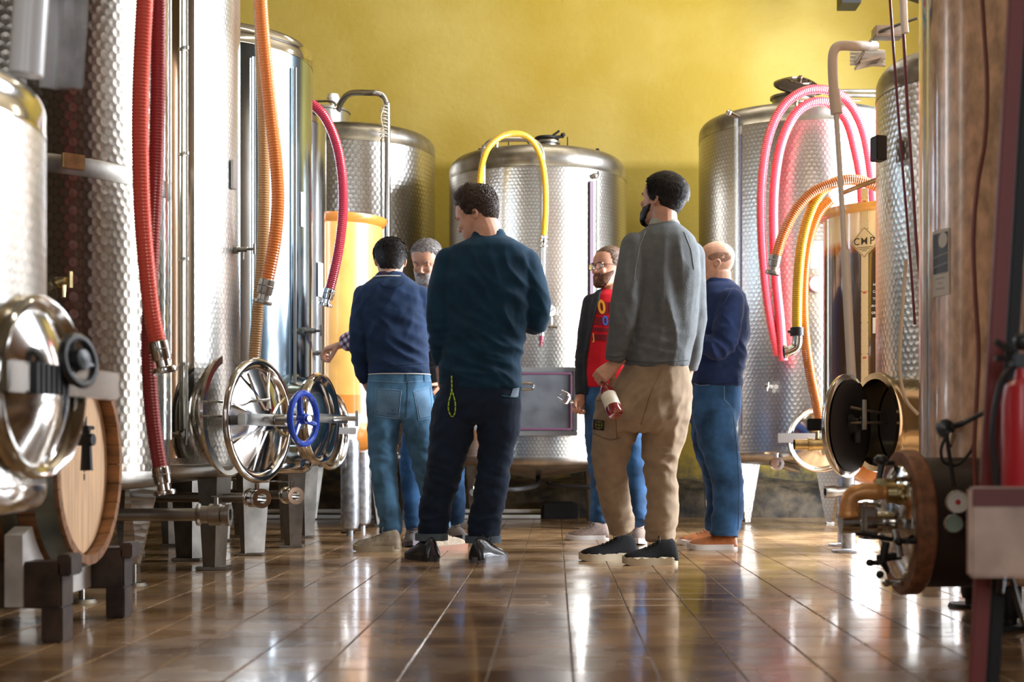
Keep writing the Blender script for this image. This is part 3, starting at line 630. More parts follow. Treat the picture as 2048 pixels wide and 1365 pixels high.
hose('darker red ribbed hose behind the bright red one, reaching lowest towards the floor', [P(x, y, 4.86) for x, y in ((318, -40), (316, 160), (312, 330), (306, 450), (300, 600), (298, 720), (307, 850), (326, 970))], .0265, H_DRED)
hose('orange-red hose with dark end fitting, hanging in front of the smooth bluish tank', [P(x, y, 6.6) for x, y in ((520, -30), (524, 40), (531, 120), (541, 220), (552, 320), (556, 400), (550, 480), (538, 545), (528, 590))], .032, H_OR, fitmat=DSTEEL)
hose('long tan hose hanging straight down behind the orange-red one to the round doors', [P(x, y, 6.78) for x, y in ((518, -30), (522, 100), (527, 250), (528, 400), (524, 520), (515, 630), (508, 728), (503, 800))], .029, H_TAN, fit=None)
hose('wine-red hose curving down beside the orange fibreglass tank', [P(x, y, 8.12) for x, y in ((596, 200), (618, 205), (648, 232), (672, 285), (684, 350), (686, 420), (679, 490), (667, 550), (654, 600))], .029, H_WINE, fitmat=STEEL)
hose('yellow ribbed hose looped over the top of the middle tank', [P(x, y, 9.13) for x, y in ((955, 520), (958, 420), (961, 350), (972, 305), (992, 280), (1018, 268), (1046, 270), (1068, 287), (1083, 320), (1090, 365), (1091, 420), (1087, 486)) ], .0205, H_YEL)
hose('outer bright red hose looped over the top of the far right tank', [P(x, y, 8.80) for x, y in ((1556, 712), (1541, 640), (1530, 560), (1523, 460), (1524, 360), (1537, 275), (1565, 215), (1605, 184), (1650, 180), (1692, 200), (1722, 250), (1738, 320), (1746, 400), (1748, 480))], .030, H_PINK)
hose('inner bright red hose looped over the far right tank, resting against the outer one', [P(x, y, 8.78) for x, y in ((1566, 722), (1560, 640), (1552, 560), (1547, 460), (1549, 370), (1562, 290), (1588, 232), (1622, 206), (1660, 208), (1692, 240), (1710, 300), (1722, 370), (1726, 480))], .030, H_PINK)
hose('orange hose drooping left over the amber tank rim, with a clamped bell end', [P(x, y, 7.0) for x, y in ((1800, 392), (1740, 368), (1700, 360), (1664, 368), (1625, 386), (1592, 420), (1568, 465), (1553, 510), (1547, 536))], .026, H_OR, fitmat=DSTEEL)
hy = hose('yellow hose beside the amber tank ending in a steel elbow', [P(x, y, 7.02) for x, y in ((1800, 400), (1750, 372), (1712, 360), (1672, 364), (1640, 388), (1618, 430), (1603, 490), (1596, 560), (1594, 620), (1594, 655))], .026, H_YEL, fit=None)
MB().tube(spline([P(1594, 655, 7.02), P(1595, 678, 7.02), P(1592, 694, 7.02), P(1580, 702, 7.02), P(1572, 704, 7.02)], 6), [.026]*20+[.026]*5, 16).lathe([(.026, 0), (.034, .002), (.034, .014), (.02, .014)], P(1573, 704, 7.02), (-1, 0, -.1), 20).build('steel_elbow', STEEL, hy)
MB().lathe([(.027, -.022), (.034, -.02), (.034, .02), (.027, .022)], P(1594, 664, 7.02), (0, 0, 1), 20).box(P(1582, 664, 7.0), (.03, .02, .012)).build('hose_clamp', BLACK, hy)
hose('amber-brown ribbed hose hanging left of the dark amber tank down to its valve', [P(x, y, 7.08) for x, y in ((1660, 400), (1636, 428), (1618, 478), (1609, 540), (1607, 610), (1611, 680), (1621, 750), (1634, 812), (1640, 850))], .026, H_BR, fit=None)
MB().tube([P(1686, 386, 7.0), P(1752, 360, 6.45), P(1790, 350, 6.1)], .012, 8).build('hose_rest', simple('old_brass_bar', (.2, .14, .06), .4, .8), Lt.o)
# ================================================================== LEFT FOREGROUND
# manway of the nearest tank
c = P(80, 775, 3.0); ax = V((1, -.12, 0)).normalized(); sd = ax.cross(V((0, 0, 1)))
GOLDST = simple('warm_steel', (.60, .50, .34), .16, 1, var=.2, vscale=6)
ring_door(Z.o, c-ax*.10, ax, .19, .09, GOLDST); lo = lid(Z.o, c, ax, .188, STEEL, deep=.04)
R3 = Matrix(((sd.x, ax.x, 0), (sd.y, ax.y, 0), (sd.z, ax.z, 1)))
MB().box(c+ax*.055-V((0, 0, -.012)), (.50, .02, .062), R3, bev=.004).box(c+ax*.068+V((0, 0, .012))-sd*.1, (.10, .006, .012), R3).build('cross_arm', STEEL, Z.o)
m = MB()
for k in range(7): m.box(c+ax*.068+sd*(.02+.022*k)+V((0, 0, .012)), (.009, .012, .062), R3)
m.build('arm_rib', BLACK, Z.o)
handwheel(Z.o, c+ax*.085+V((0, 0, .055)), V((1, -.35, .15)), .05, BPLAS, 3, .010)
pw = pipe('down_pipe', 'thick white pipe rising from the leftmost bright tank', [P(52, 150, 3.05), P(62, 0, 3.05), (P(62, 0, 3.05).x, 3.05, 4.85)], .036, simple('white_pipe', (.85, .85, .86), .3), n=20)
m = MB(); nn = 10; grid = []
for s_ in (0, 1):
    for j in range(nn+1):
        for i in range(nn+1):
            x, y = 88+88*i/nn-8*(j/nn)+(4*math.sin(j)), -420+595*j/nn
            q = P(x, y, 3.25); q.y += .02*noise.noise(V((i*.5, j*.5, 1)))+(.022 if s_ else 0)*(1-abs(i/nn-.5)*1.9); grid.append(q)
W_ = nn+1; fs = []
for s_ in (0, 1):
    for j in range(nn):
        for i in range(nn): a_ = s_*W_*W_+j*W_+i; fs.append((a_, a_+1, a_+W_+1, a_+W_))
for j in range(nn): fs += [(j*W_, (j+1)*W_, W_*W_+(j+1)*W_, W_*W_+j*W_), (j*W_+nn, (j+1)*W_+nn, W_*W_+(j+1)*W_+nn, W_*W_+j*W_+nn), (j, j+1, W_*W_+j+1, W_*W_+j), (nn*W_+j, nn*W_+j+1, W_*W_+nn*W_+j+1, W_*W_+nn*W_+j)]
m.add(grid, fs); bag = m.build('plastic_bag', simple('cloudy_plastic', (.46, .45, .46), .3, var=.25, vscale=12, coat=.4), None, base=P(132, 0, 3.25)); bag['label'] = 'cloudy grey plastic bag hanging beside the thick white pipe, top left'; bag['category'] = 'bag'
# barrel
OAK = simple('oak_staves', (.28, .125, .045), .5, bump=.0008, bscale=30, var=.35, vscale=10, stretch=(.3, 4, 4))
OAKH = simple('pale_oak_head', (.80, .52, .30), .45, var=.12, vscale=12, stretch=(4, 6, .5), bump=.0004, bscale=20)
HOOP = simple('greenish_hoop_steel', (.20, .22, .19), .4, .7, var=.25, vscale=9)
bc = V((-1.40, 4.3, .49)); BR = .30
barrel = thing('wine_barrel', 'oak wine barrel lying on dark wooden chocks, pale round head to the aisle', 'barrel', (bc.x-.45, bc.y, .0))
def brad(u): return BR+.045*(1-(2*u-1)**2)      # u 0..1 along the barrel
NS = 28
for k in range(NS):
    a0, a1 = 2*PI*(k+.02)/NS, 2*PI*(k+.98)/NS; rings = []
    for i in range(9):
        u = i/8; x = bc.x-.90*u; R_ = brad(u); ring = []
        for (a_, r_) in ((a0, R_), ((a0+a1)/2, R_+.001), (a1, R_), (a1, R_-.026), (a0, R_-.026)): ring.append(V((x, bc.y+r_*math.cos(a_), bc.z+r_*math.sin(a_))))
        rings.append(ring)
    MB().loft(rings).build('stave', OAK, barrel, sharp=30)
for u0, u1 in ((.012, .075), (.13, .18), (.30, .35), (.65, .70), (.82, .87), (.93, .99)):
    MB().lathe([(brad(u0)-.01, -.9*u0), (brad(u0)+.003, -.9*u0), (brad((u0+u1)/2)+.003, -.9*(u0+u1)/2), (brad(u1)+.003, -.9*u1), (brad(u1)-.01, -.9*u1)], bc, (1, 0, 0), 72).build('hoop', HOOP, barrel)
hw = .274; nb = 9
for k in range(nb):
    y0_, y1_ = -hw+2*hw*k/nb+.0006, -hw+2*hw*(k+1)/nb-.0006; pts = []
    for i in range(7):
        y = y0_+(y1_-y0_)*i/6; pts.append((y, math.sqrt(max(hw*hw-y*y, 1e-6))))
    out = pts+[(y, -z) for y, z in reversed(pts)]
    Mx = Matrix.Translation((bc.x-.050, bc.y, bc.z)) @ Matrix(((0, 0, 1, 0), (1, 0, 0, 0), (0, 1, 0, 0), (0, 0, 0, 1)))
    MB().prism(out, .02, Mx).build('head_board', OAKH, barrel, sharp=30)
def text_geo(s, size, bold=0.0):
    cu = bpy.data.curves.new('t', 'FONT'); cu.body = s; cu.size = size; cu.align_x = 'CENTER'; cu.align_y = 'CENTER'; cu.offset = bold; cu.resolution_u = 6
    ob = bpy.data.objects.new('t', cu); COL.objects.link(ob); dg = bpy.context.evaluated_depsgraph_get(); dg.update()
    me = bpy.data.meshes.new_from_object(ob.evaluated_get(dg)); vs = [v.co.copy() for v in me.vertices]; fs = [tuple(f.vertices) for f in me.polygons]
    bpy.data.objects.remove(ob); bpy.data.curves.remove(cu); bpy.data.meshes.remove(me); return vs, fs
INK = simple('black_ink', (.03, .025, .02), .6)
m = MB()
for dz, sz, s_ in ((.12, .075, 'M'), (.045, .06, 'A'), (-.01, .02, '|||'), (-.035, .02, '|||')):
    vs, fs = text_geo(s_, sz, .001); m.add([V((bc.x-.0395, bc.y+.05+v.x, bc.z+dz+v.y)) for v in vs], fs)
m.build('head_lettering', INK, barrel)
q = P(160, 880, 4.12)
MB().tube([V((bc.x-.03, 4.17, q.z)), V((bc.x+.05, 4.16, q.z))], .018, 12).tube([V((bc.x+.03, 4.16, q.z+.03)), V((bc.x+.03, 4.16, q.z-.09))], [.012, .019], 10).box((bc.x+.03, 4.16, q.z+.035), (.03, .06, .012), bev=.003).build('barrel_tap', IRON, barrel)
MB().lathe([(.03, 0), (.034, .0), (.034, .05), (.02, .055), (0, .055)], (bc.x-.18, bc.y, bc.z+BR+.02), (0, 0, 1), 20).build('bung', WHITE, barrel)
# cradle: two notched cross boards joined by runners
PALEW = simple('pale_bleached_wood', (.62, .58, .54), .6, var=.2, vscale=10, bump=.0006, bscale=30); DARKW = simple('dark_wet_wood', (.05, .028, .018), .5, var=.6, vscale=12, bump=.001, bscale=30)
cr = thing('barrel_cradle', 'dark wooden cradle on short feet carrying the oak barrel', 'stand', (bc.x-.45, bc.y, 0))
for x, s_ in ((bc.x-.10, 1), (bc.x-.78, 1)):
    out = []; N_ = 14
    for i in range(N_+1):
        a_ = PI*(1.17+.66*i/N_); out.append((math.cos(a_)*.333, bc.z+math.sin(a_)*.333))
    out = [(-.36, .30)]+[(max(-.34, y), min(z, .34)) for y, z in out]+[(.36, .30), (.36, .10), (-.36, .10)]
    Mx = Matrix.Translation((x, bc.y, 0)) @ Matrix(((0, 0, 1, 0), (1, 0, 0, 0), (0, 1, 0, 0), (0, 0, 0, 1)))
    MB().prism(out, .05, Mx).build('notched_board', PALEW if x > -1.6 else DARKW, cr, sharp=30)
for y, zt_ in ((-.30, .27), (.27, .22)):
    MB().box((bc.x-.40, bc.y+y, .16), (.86, .10, .13), bev=.006).build('runner', DARKW, cr)
    for x in (bc.x-.0, bc.x-.78): MB().box((x, bc.y+y, .05), (.06, .09, .10), bev=.004).build('foot', DARKW, cr)
    MB().box((bc.x+.035, bc.y+y, .215), (.04, .10, .05 if y > 0 else .06), bev=.005).build('stop_block', DARKW, cr)
# ================================================================== RIGHT SIDE
# tank L: bracket, collar, open door, white probe pipe, cables
m = MB()
for k in range(5): m.tube([P(1700, 100+k*7, 6.1), P(1770, 103+k*7, 6.1)], .0065, 6)
m.box(P(1738, 118, 6.1), (.12, .10, .03), bev=.004).build('cable_tray', WHITE, Lt.o)
m = MB().tube([P(1712, 128, 6.05), P(1748, 72, 6.05)], .006, 6).box(P(1735, 126, 6.08), (.09, .12, .012), Matrix.Rotation(-.25, 3, 'Y'))
m.box(P(1775, 66, 5.95), (.12, .08, .045), bev=.004).tube([P(1760, 62, 5.9), P(1835, 36, 5.85)], .006, 6).build('collar_bracket', DSTEEL, Lt.o)
q = surf(Lt, 1765, 300, .015); MB().box(P(1757, 298, 6.02), (.05, .06, .105), Matrix.Rotation(.3, 3, 'Z'), bev=.004).build('terminal_box', IRON, Lt.o)
c = P(1757, 845, 5.93); ax = V((-1, -.30, 0)).normalized()
ring_door(Lt.o, c-ax*.13, ax, .205, .15, GOLDST)
MB().lathe([(.0, 0), (.17, .0)], c-ax*.10, ax, 32).build('opening_shade', BLACK, Lt.o)  # black disc standing for the shade inside the open neck
lc = P(1694, 852, 5.83); inn = V((.80, -.60, 0)); lo = lid(Lt.o, lc, -inn, .205, STEEL, .05, False)
sd = inn.cross(V((0, 0, 1))).normalized()
MB().lathe([(.19, .018), (.12, .024), (.06, .02), (0, .022)], lc, inn, 48).build('rubber_lining', BLACK, lo)
m = MB().lathe([(0, .06), (.03, .055), (.036, .02), (0, .02)], lc, inn, 20)
for k in range(3):
    t_ = 2*PI*k/3+.5; d = sd*math.cos(t_)+V((0, 0, 1))*math.sin(t_); m.tube([lc+inn*.045, lc+inn*.045+d*.07], [.016, .013], 8)
m.build('clamp_star', BPLAS, lo)
m = MB().tube([P(1700, 815, 5.75), P(1735, 822, 5.8), P(1770, 828, 5.85)], .006, 6).tube([P(1700, 846, 5.75), P(1740, 846, 5.8), P(1775, 846, 5.85)], .006, 6).tube([P(1728, 800, 5.78), P(1728, 860, 5.78)], .012, 8)
m.build('hinge', DSTEEL, Lt.o)
MB().box(P(1632, 850, 5.9), (.075, .03, .05), bev=.004).tube([P(1632, 850, 5.9), P(1668, 852, 5.88)], .012, 8).build('door_handle', IRON, Lt.o)
YW = 6.0
MB().tube(spline([P(1750, 92, YW+.1), P(1710, 92, YW), P(1680, 92, YW), P(1668, 102, YW), P(1665, 130, YW), P(1668, 190, YW)], 6), .021, 14).tube([P(1668, 180, YW), P(1673, 228, YW)], .025, 12).build('wrapped_bend', simple('beige_wrap', (.62, .52, .42), .6, bump=.002, bscale=40), Lt.o)
MB().tube([P(1672, 225, YW), P(1679, 330, YW), P(1686, 450, 5.98), P(1691, 560, 5.96)], .0115, 12).tube([P(1690, 500, 5.96), P(1700, 700, 5.92), P(1707, 822, 5.88)], .0195, 12).build('probe_pipe', simple('white_probe_pipe', (.62, .58, .52), .4), Lt.o)
def cable(label, pts, r, mat, per=10):
    path = spline(pts, per); o = MB().tube(path, r, 8).build('cable', mat, None, base=path[-1]); o['label'] = label; o['category'] = 'cable'; return o
C_WINE = simple('wine_cable', (.10, .012, .02), .4); C_BR = simple('red_brown_cable', (.22, .035, .015), .4); C_CR = simple('cream_cable', (.55, .48, .36), .5)
CHR = STEEL
cable('thin wine-red cable running down the narrow marbled tank, left one of two', [P(x, y, 5.62) for x, y in ((1778, -30), (1784, 60), (1792, 170), (1802, 300), (1813, 430), (1822, 540), (1830, 650))], .0055, C_WINE)
cable('thin wine-red cable down the narrow marbled tank, right one, nearer the brown tank', [P(x, y, 5.5) for x, y in ((1800, -30), (1808, 90), (1815, 220), (1826, 380), (1834, 500), (1848, 620), (1862, 760), (1880, 850))], .0065, C_WINE)
cable('cream tube curving down low on the narrow marbled tank', [P(x, y, 5.55) for x, y in ((1812, 520), (1806, 600), (1800, 690), (1800, 750), (1812, 800), (1836, 830))], .007, C_CR)
b = MB().tube([P(1805, -40, 5.3), P(1808, 40, 5.3), P(1810, 66, 5.3)], .014, 12).build('overhead_pipe', WHITE, None, base=P(1808, 0, 5.3)); b['label'] = 'short bright white pipe coming from above at top right, before the brown tank'; b['category'] = 'pipe'
# tank M: stickers, level tube, manway with valve, gauges
def on_cyl(t, px, py, off, dz=0):
    p0 = surf(t, px, py, off); a_ = math.atan2(p0.y-t.y, p0.x-t.x); R_ = t.R+off
    def f(u, v, o=0): return V((t.x+(R_+o)*math.cos(a_+u/R_), t.y+(R_+o)*math.sin(a_+u/R_), p0.z+v))
    return f
def patch(root, f, w_, h_, mat, name, n=8, u0=0, v0=0, o=0, slant=0):
    vs, fs = [], []
    for k in range(2):
        for i in range(n+1):
            u = u0-w_/2+w_*i/n
            for j in (0, 1): vs.append(f(u, v0+(-h_/2 if j == 0 else h_/2)+slant*u, o-(0.0015 if k else 0)))
    q = 2*(n+1)
    for i in range(n): fs += [(2*i, 2*i+2, 2*i+3, 2*i+1), (q+2*i, q+2*i+2, q+2*i+3, q+2*i+1), (2*i, 2*i+2, q+2*i+2, q+2*i), (2*i+1, 2*i+3, q+2*i+3, q+2*i+1)]
    fs += [(0, 1, q+1, q), (2*n, 2*n+1, q+2*n+1, q+2*n)]
    return MB().add(vs, fs).build(name, mat, root)
def ctext(root, f, s, size, mat, u0, v0, name='lettering', o=.0008, bold=0.):
    vs, fs = text_geo(s, size, bold); return MB().add([f(u0+v.x, v0+v.y, o) for v in vs], fs).build(name, mat, root)
SGREY = simple('slate_print', (.10, .11, .13), .5); SBLUE = simple('blue_print', (.05, .32, .62), .5); SRED = simple('pink_red_print', (.75, .06, .12), .5)
f = on_cyl(M, 1880, 526, .003); st = patch(M.o, f, .098, .205, PAPER, 'sticker')
patch(st, f, .086, .125, SGREY, 'dark_panel', v0=.030, o=.001)
for v_ in (.022, -.008): patch(st, f, .086, .004, simple('grey_line', (.4, .4, .42), .5), 'panel_line', v0=v_, o=.0016, slant=.1)
cv = [f(0.018+.024*math.cos(2*PI*k/20), .068+.024*math.sin(2*PI*k/20), .002) for k in range(20)]; MB().add(cv, [tuple(range(20))]).build('white_roundel', PAPER, st)
for v_, s_ in ((-.048, 'xxx  xxxx'), (-.063, 'xxxx'), (-.08, 'xxx')): 
    patch(st, f, .05 if v_ > -.05 or v_ < -.07 else .028, .004, simple('faint_print', (.5, .48, .5), .6), 'print_line', v0=v_, o=.001)
f = on_cyl(M, 1852, 30, .003)
out = [(-.06, .16), (.045, .16), (.048, .06), (.035, -.02), (.0, -.095), (-.03, -.125)]
vs = [f(u, v, 0) for u, v in out]; st = MB().add(vs+[f(u, v, -.0015) for u, v in out], [tuple(range(6)), tuple(range(6, 12))]+[(i, (i+1) % 6, 6+(i+1) % 6, 6+i) for i in range(6)]).build('shield_sticker', PAPER, M.o)
MB().add([f(u, v, .001) for u, v in ((-.02, -.055), (.035, -.018), (.042, .012), (-.005, -.02))], [(0, 1, 2, 3)]).add([f(u, v, .001) for u, v in ((-.05, .075), (.04, .09), (.042, .11), (-.05, .10))], [(0, 1, 2, 3)]).build('blue_stripe', SBLUE, st)
ctext(st, f, 'a', .05, SRED, .014, .037, bold=.002); 
pa = surf(M, 1852, 700, .02); MB().tube([V((pa.x, pa.y, .48)), V((pa.x, pa.y, 2.9))], .010, 10).build('level_tube', GLASST, M.o)
# manway M
c = P(1812, 1045, 4.28); ax = V((-1, -.05, 0)).normalized(); sd = ax.cross(V((0, 0, 1))).normalized()
MB().lathe([(.195, -.30), (.195, -.02), (.18, -.02), (.18, -.25)], c, ax, 56).build('manway_neck', simple('dark_brown_neck', (.028, .014, .010), .5, bump=.001), M.o)
MB().lathe([(.17, -.03), (.212, -.03), (.218, -.022), (.218, .016), (.212, .024), (.17, .024)], c, ax, 64).build('rusty_flange', RUST, M.o)
lo = MB().lathe([(.175, .02), (.17, .03), (.12, .055), (.08, .06), (0, .06)], c, ax, 56).build('steel_cover', STEEL, M.o)
for k in range(6):
    t_ = 2*PI*k/6+.25; d = sd*math.cos(t_)+V((0, 0, 1))*math.sin(t_); q = c+d*.185
    MB().tube([q-ax*.03, q+ax*.07], .008, 8).tube([q+ax*.055-sd*.02, q+ax*.055+sd*.02], .007, 8).ball(q+ax*.075, .013, 8).build('wing_bolt', IRON if k % 2 else STEEL, M.o)
MB().tube([c+ax*.05, c+ax*.20], .034, 16).lathe([(.034, .1), (.05, .1), (.05, .13), (.034, .13)], c, ax, 20).box(c+ax*.12, (.05, .09, .10), bev=.008).tube([c+ax*.14+V((0, -.01, .06)), c+ax*.14+V((0, -.01, -.02))], .02, 12).build('cover_valve', STEEL, M.o)
e1 = P(1790, 985, 4.2); MB().tube(spline([e1, P(1760, 985, 4.2), P(1724, 984, 4.2), P(1702, 995, 4.2), P(1696, 1020, 4.2), P(1697, 1034, 4.2)], 6), [.022]*7+[.026]*20+[.028]*4, 18).build('orange_elbow', simple('orange_brass', (.68, .31, .10), .35, .3, var=.25, vscale=20), M.o)
MB().lathe([(.022, 0), (.034, .003), (.034, .03), (.026, .035), (.026, .07)], e1+V((-.03, 0, 0)), (1, 0, 0), 20).box(P(1765, 965, 4.2), (.05, .03, .022), bev=.004).build('brass_union', BRASS, M.o)
MB().tube([P(1758, 960, 4.2), P(1764, 925, 4.2)], .010, 8).ball(P(1762, 920, 4.2), (.022, .022, .016)).build('valve_knob', BPLAS, M.o)
m = MB().tube([P(1742, 1073, 4.12), P(1800, 1082, 4.14), P(1830, 1080, 4.16)], .007, 8).tube([P(1712, 1068, 4.1), P(1745, 1072, 4.12)], .005, 8).tube([P(1772, 1085, 4.1), P(1765, 1125, 4.1), P(1776, 1145, 4.12)], [.012, .012, .006], 8).ball(P(1760, 1150, 4.1), .012).tube([P(1757, 1118, 4.1), P(1800, 1112, 4.13)], .012, 8)
m.build('lower_lever', IRON, M.o); MB().tube([P(1790, 1060, 4.12), P(1800, 1115, 4.1)], .012, 10).build('chrome_lever', STEEL, M.o)
for px, py, r_, dm, nm in ((1915, 1005, .030, PAPER, 'pressure_gauge'), (1907, 1048, .024, simple('greenish_glass', (.25, .33, .27), .2), 'sight_glass')):
    q = P(px, py, 3.98); g_ = MB().lathe([(0, -.025), (r_, -.022), (r_*1.12, -.01), (r_*1.12, .004), (r_, .008), (r_*.95, .003)], q, (-.1, -1, 0), 28).tube([q+V((.0, .02, 0)), q+V((.06, .12, 0))], .008, 8).build(nm, BRUSH, M.o)
    MB().lathe([(r_*.96, .004), (0, .0045)], q, (-.1, -1, 0), 28).build('dial', dm, g_)
    if r_ > .028: MB().lathe([(r_*.25, .006), (0, .0065)], q, (-.1, -1, 0), 12).build('red_centre', RED, g_)
MB().tube([P(1930, 1040, 3.98), P(1945, 1065, 4.02), P(1948, 1085, 4.05)], .010, 8).tube([P(1928, 1018, 3.99), P(1948, 1050, 4.02)], .007, 8).build('gauge_pipe', IRON, M.o)
q = surf(M, 1890, 858, .05); MB().lathe([(0, 0), (.026, .0), (.03, .008), (.026, .03), (0, .034)], q, (-.2, -1, 0), 20).tube([q+V((0, .02, 0)), q+V((.02, .10, 0))], .010, 8).tube([q+V((.01, .01, 0)), q+V((.09, -.0, .03))], .009, 8).build('tap_knob', BPLAS, M.o)
MB().tube([P(1905, 870, 4.02), P(1900, 893, 4.0)], [.010, .007], 8).build('tap_spout', STEEL, M.o)
cable('dark thin cable looping below the black tap knob on the brown tank', [P(x, y, 3.98) for x, y in ((1893, 870), (1882, 900), (1888, 925), (1915, 930), (1940, 905), (1950, 880))], .0045, IRON)
cable('dark cable hanging from the black tap knob to the round gauge', [P(x, y, 3.97) for x, y in ((1893, 868), (1897, 900), (1903, 940), (1908, 975))], .006, IRON)
cable('red-brown cable snaking down the front of the glossy brown tank', [P(x, y, 3.9) for x, y in ((1962, -40), (1968, 60), (1974, 170), (1970, 280), (1955, 370), (1947, 470), (1950, 580), (1957, 700), (1953, 800), (1948, 900), (1950, 985), (1945, 1080))], .006, C_BR)
# tank N at the very right with posts and cart
Nt = Tank(); Nt.x, Nt.y, Nt.R = 1.40, 3.3, .3
BR2 = simple('amber_brown_fibreglass', (.17, .065, .012), .35, var=.3, vscale=10, coat=.3)
Nt = make_tank('dark amber-brown fibreglass tank behind the red post at the right edge', 1.40, 3.3, .3, .50, 3.0, BR2, BR2, legs=[(a*DEG, .1, .06, 'tube') for a in (-20, 40, 90)], leg_mat=IRON, bottom=.03)
def post(label, a_, b_, w_, d_, mat, name='post'):
    a_, b_ = V(a_), V(b_); z = (a_-b_).normalized(); x = V((1, 0, 0)); x = (x-z*x.dot(z)).normalized(); y = z.cross(x)
    Mx = Matrix((x, y, z)).transposed(); o = MB().box((a_+b_)/2, (w_, d_, (a_-b_).length), Mx, bev=.003).build(name, mat, None, base=b_); o['label'] = label; o['category'] = 'post'; return o
ta = P(2034, -30, 3.0); tb = P(1974, 1000, 3.0); k_ = (tb-ta)/(ta.z-tb.z)
post('flat dark red steel post leaning slightly at the right edge', ta-k_*1.2, tb+k_*(tb.z-.0), .034, .02, OXRED)
ta = P(2062, -30, 3.04); tb = P(2004, 1000, 3.04)
post('black steel post right behind the dark red one', ta-k_*1.2, tb+k_*(tb.z-.0), .028, .03, IRON)
PINKB = simple('pinkish_stained_board', (.58, .41, .33), .45, var=.3, vscale=7, coat=.3)
cart = thing('hand_cart', 'hand cart with a stained pinkish front board and thin black legs, right edge', 'cart', (1.0, 2.95, 0))
xl = P(1945, 0, 2.80).x; zt_, zb_ = P(0, 975, 2.80).z, P(0, 1158, 2.80).z
MB().box(((xl+1.40)/2, 2.83, (zt_+zb_)/2), (1.40-xl, .03, zt_-zb_), bev=.006).build('front_board', PINKB, cart)
MB().box((1.13, 2.90, zb_+.05), (.50, .11, .02), bev=.003).build('tray', IRON, cart)
MB().box(((xl+1.40)/2, 2.812, zt_-.02), (1.40-xl-.01, .006, .035)).build('board_edge', simple('maroon_edge', (.16, .04, .04), .5), cart)
m = MB().tube([P(2003, 1150, 2.87), P(1996, 1210, 3.15), P(1978, 1300, 3.66), P(1975, 1312, 3.71)], .009, 8).tube([P(2020, 1150, 2.87), P(2048, 1250, 3.2)], .006, 6); m.build('rear_leg', IRON, cart)
MB().tube([(1.36, 2.87, zb_+.03), (1.38, 2.87, 0)], .012, 8).build('front_leg', IRON, cart)
MB().lathe([(0, .0), (.02, 0), (.02, .012), (0, .02)], V((P(1975, 1312, 3.71).x, 3.71, 0)), n=12).build('rubber_foot', BLACK, cart)
q = P(2046, 0, 2.90); ex = thing('fire_extinguisher', 'red fire extinguisher standing in the cart at the right edge', 'extinguisher', (q.x, 2.90, zb_+.06))
ze = zb_+.06
MB().lathe([(0, 0), (.040, 0), (.043, .008), (.043, .29), (.036, .325), (.018, .34), (.014, .36), (0, .36)], (q.x, 2.90, ze), n=36).build('cylinder', RED, ex)
zq = ze+.36
MB().box((q.x, 2.90, zq+.015), (.05, .03, .03), bev=.004).tube([(q.x-.02, 2.90, zq+.03), (q.x-.06, 2.89, zq+.055)], .007, 8).tube([(q.x-.015, 2.9, zq+.02), (q.x-.06, 2.89, zq+.02)], .006, 8).ball((q.x, 2.9, zq+.055), .02).build('valve_head', BPLAS, ex)
MB().tube(spline([(q.x-.01, 2.90, zq+.01), (q.x-.055, 2.87, zq-.03), (q.x-.075, 2.86, zq-.14), (q.x-.062, 2.86, zq-.28)], 6), .006, 8).build('discharge_hose', BLACK, ex)
cable('dark cable drooping from the black tap to the extinguisher top', [P(x, y, 3.4) for x, y in ((1905, 852), (1925, 848), (1950, 835), (1975, 825), (2000, 832), (2010, 815), (2018, 826))], .006, IRON)
# tank K: stickers facing the camera
SY = simple('yellow_scale_paper', (.72, .60, .34), .45)
def kw(px, py): return on_cyl(K, px, py, .003)
f = kw(1729, 560); tape = patch(K.o, f, .040, 1.03, SY, 'level_scale', v0=-.045)
for k in range(24):
    v_ = .42-.04*k; big = k % 4 == 0
    if -.02 < v_ < .22: continue
    for s_ in (-1, 1): MB().add([f(s_*.0195, v_+.003, .0008), f(s_*.0195, v_-.003, .0008), f(s_*(.0125 if big else .0165), v_, .0008)], [(0, 1, 2)]).build('scale_mark', INK, tape)
for v_, s_ in ((.40, '700'), (-.066, '500'), (-.40, '300')): ctext(tape, f, s_, .014, RED, 0, v_, 'scale_number', bold=.0006)
f = kw(1729, 485); hx_, hz_ = .082, .082
def diamond(name, k, mat, o, parent): 
    pts = []; 
    for a_, b_ in (((-1, 0), (0, 1)), ((0, 1), (1, 0)), ((1, 0), (0, -1)), ((0, -1), (-1, 0))):
        for i in range(5): t_ = i/5; pts.append((a_[0]*(1-t_)+b_[0]*t_, a_[1]*(1-t_)+b_[1]*t_))
    vs = [f(u*hx_*k, v*hz_*k, o) for u, v in pts]+[f(0, 0, o)]; n_ = len(pts)
    # fan needs to follow the curve: use strips between mirrored points
    out = MB(); cols = []
    for i in range(17):
        u = -1+2*i/16; h_ = 1-abs(u); cols.append((f(u*hx_*k, -h_*hz_*k-1e-5, o), f(u*hx_*k, h_*hz_*k+1e-5, o)))
    vs = [p for c2 in cols for p in c2]; out.add(vs, [(2*i, 2*i+2, 2*i+3, 2*i+1) for i in range(16)]); return out.build(name, mat, parent)
dm = diamond('diamond_sticker', 1.0, SY, .0022, K.o); diamond('diamond_border', .93, INK, .0028, dm); diamond('diamond_field', .885, SY, .0034, dm)
for s_, u_ in (('C', -.043), ('M', 0), ('P', .043)): ctext(dm, f, s_, .052, INK, u_, .004, 'brand_letter', o=.0042, bold=.0003)
for k, wv in enumerate((.085, .06, .03)): patch(dm, f, wv, .0028, INK, 'small_print', v0=-.026-.009*k, o=.0042)
f = kw(1757, 600); bl = patch(K.o, f, .062, .185, INK, 'data_label', v0=.005)
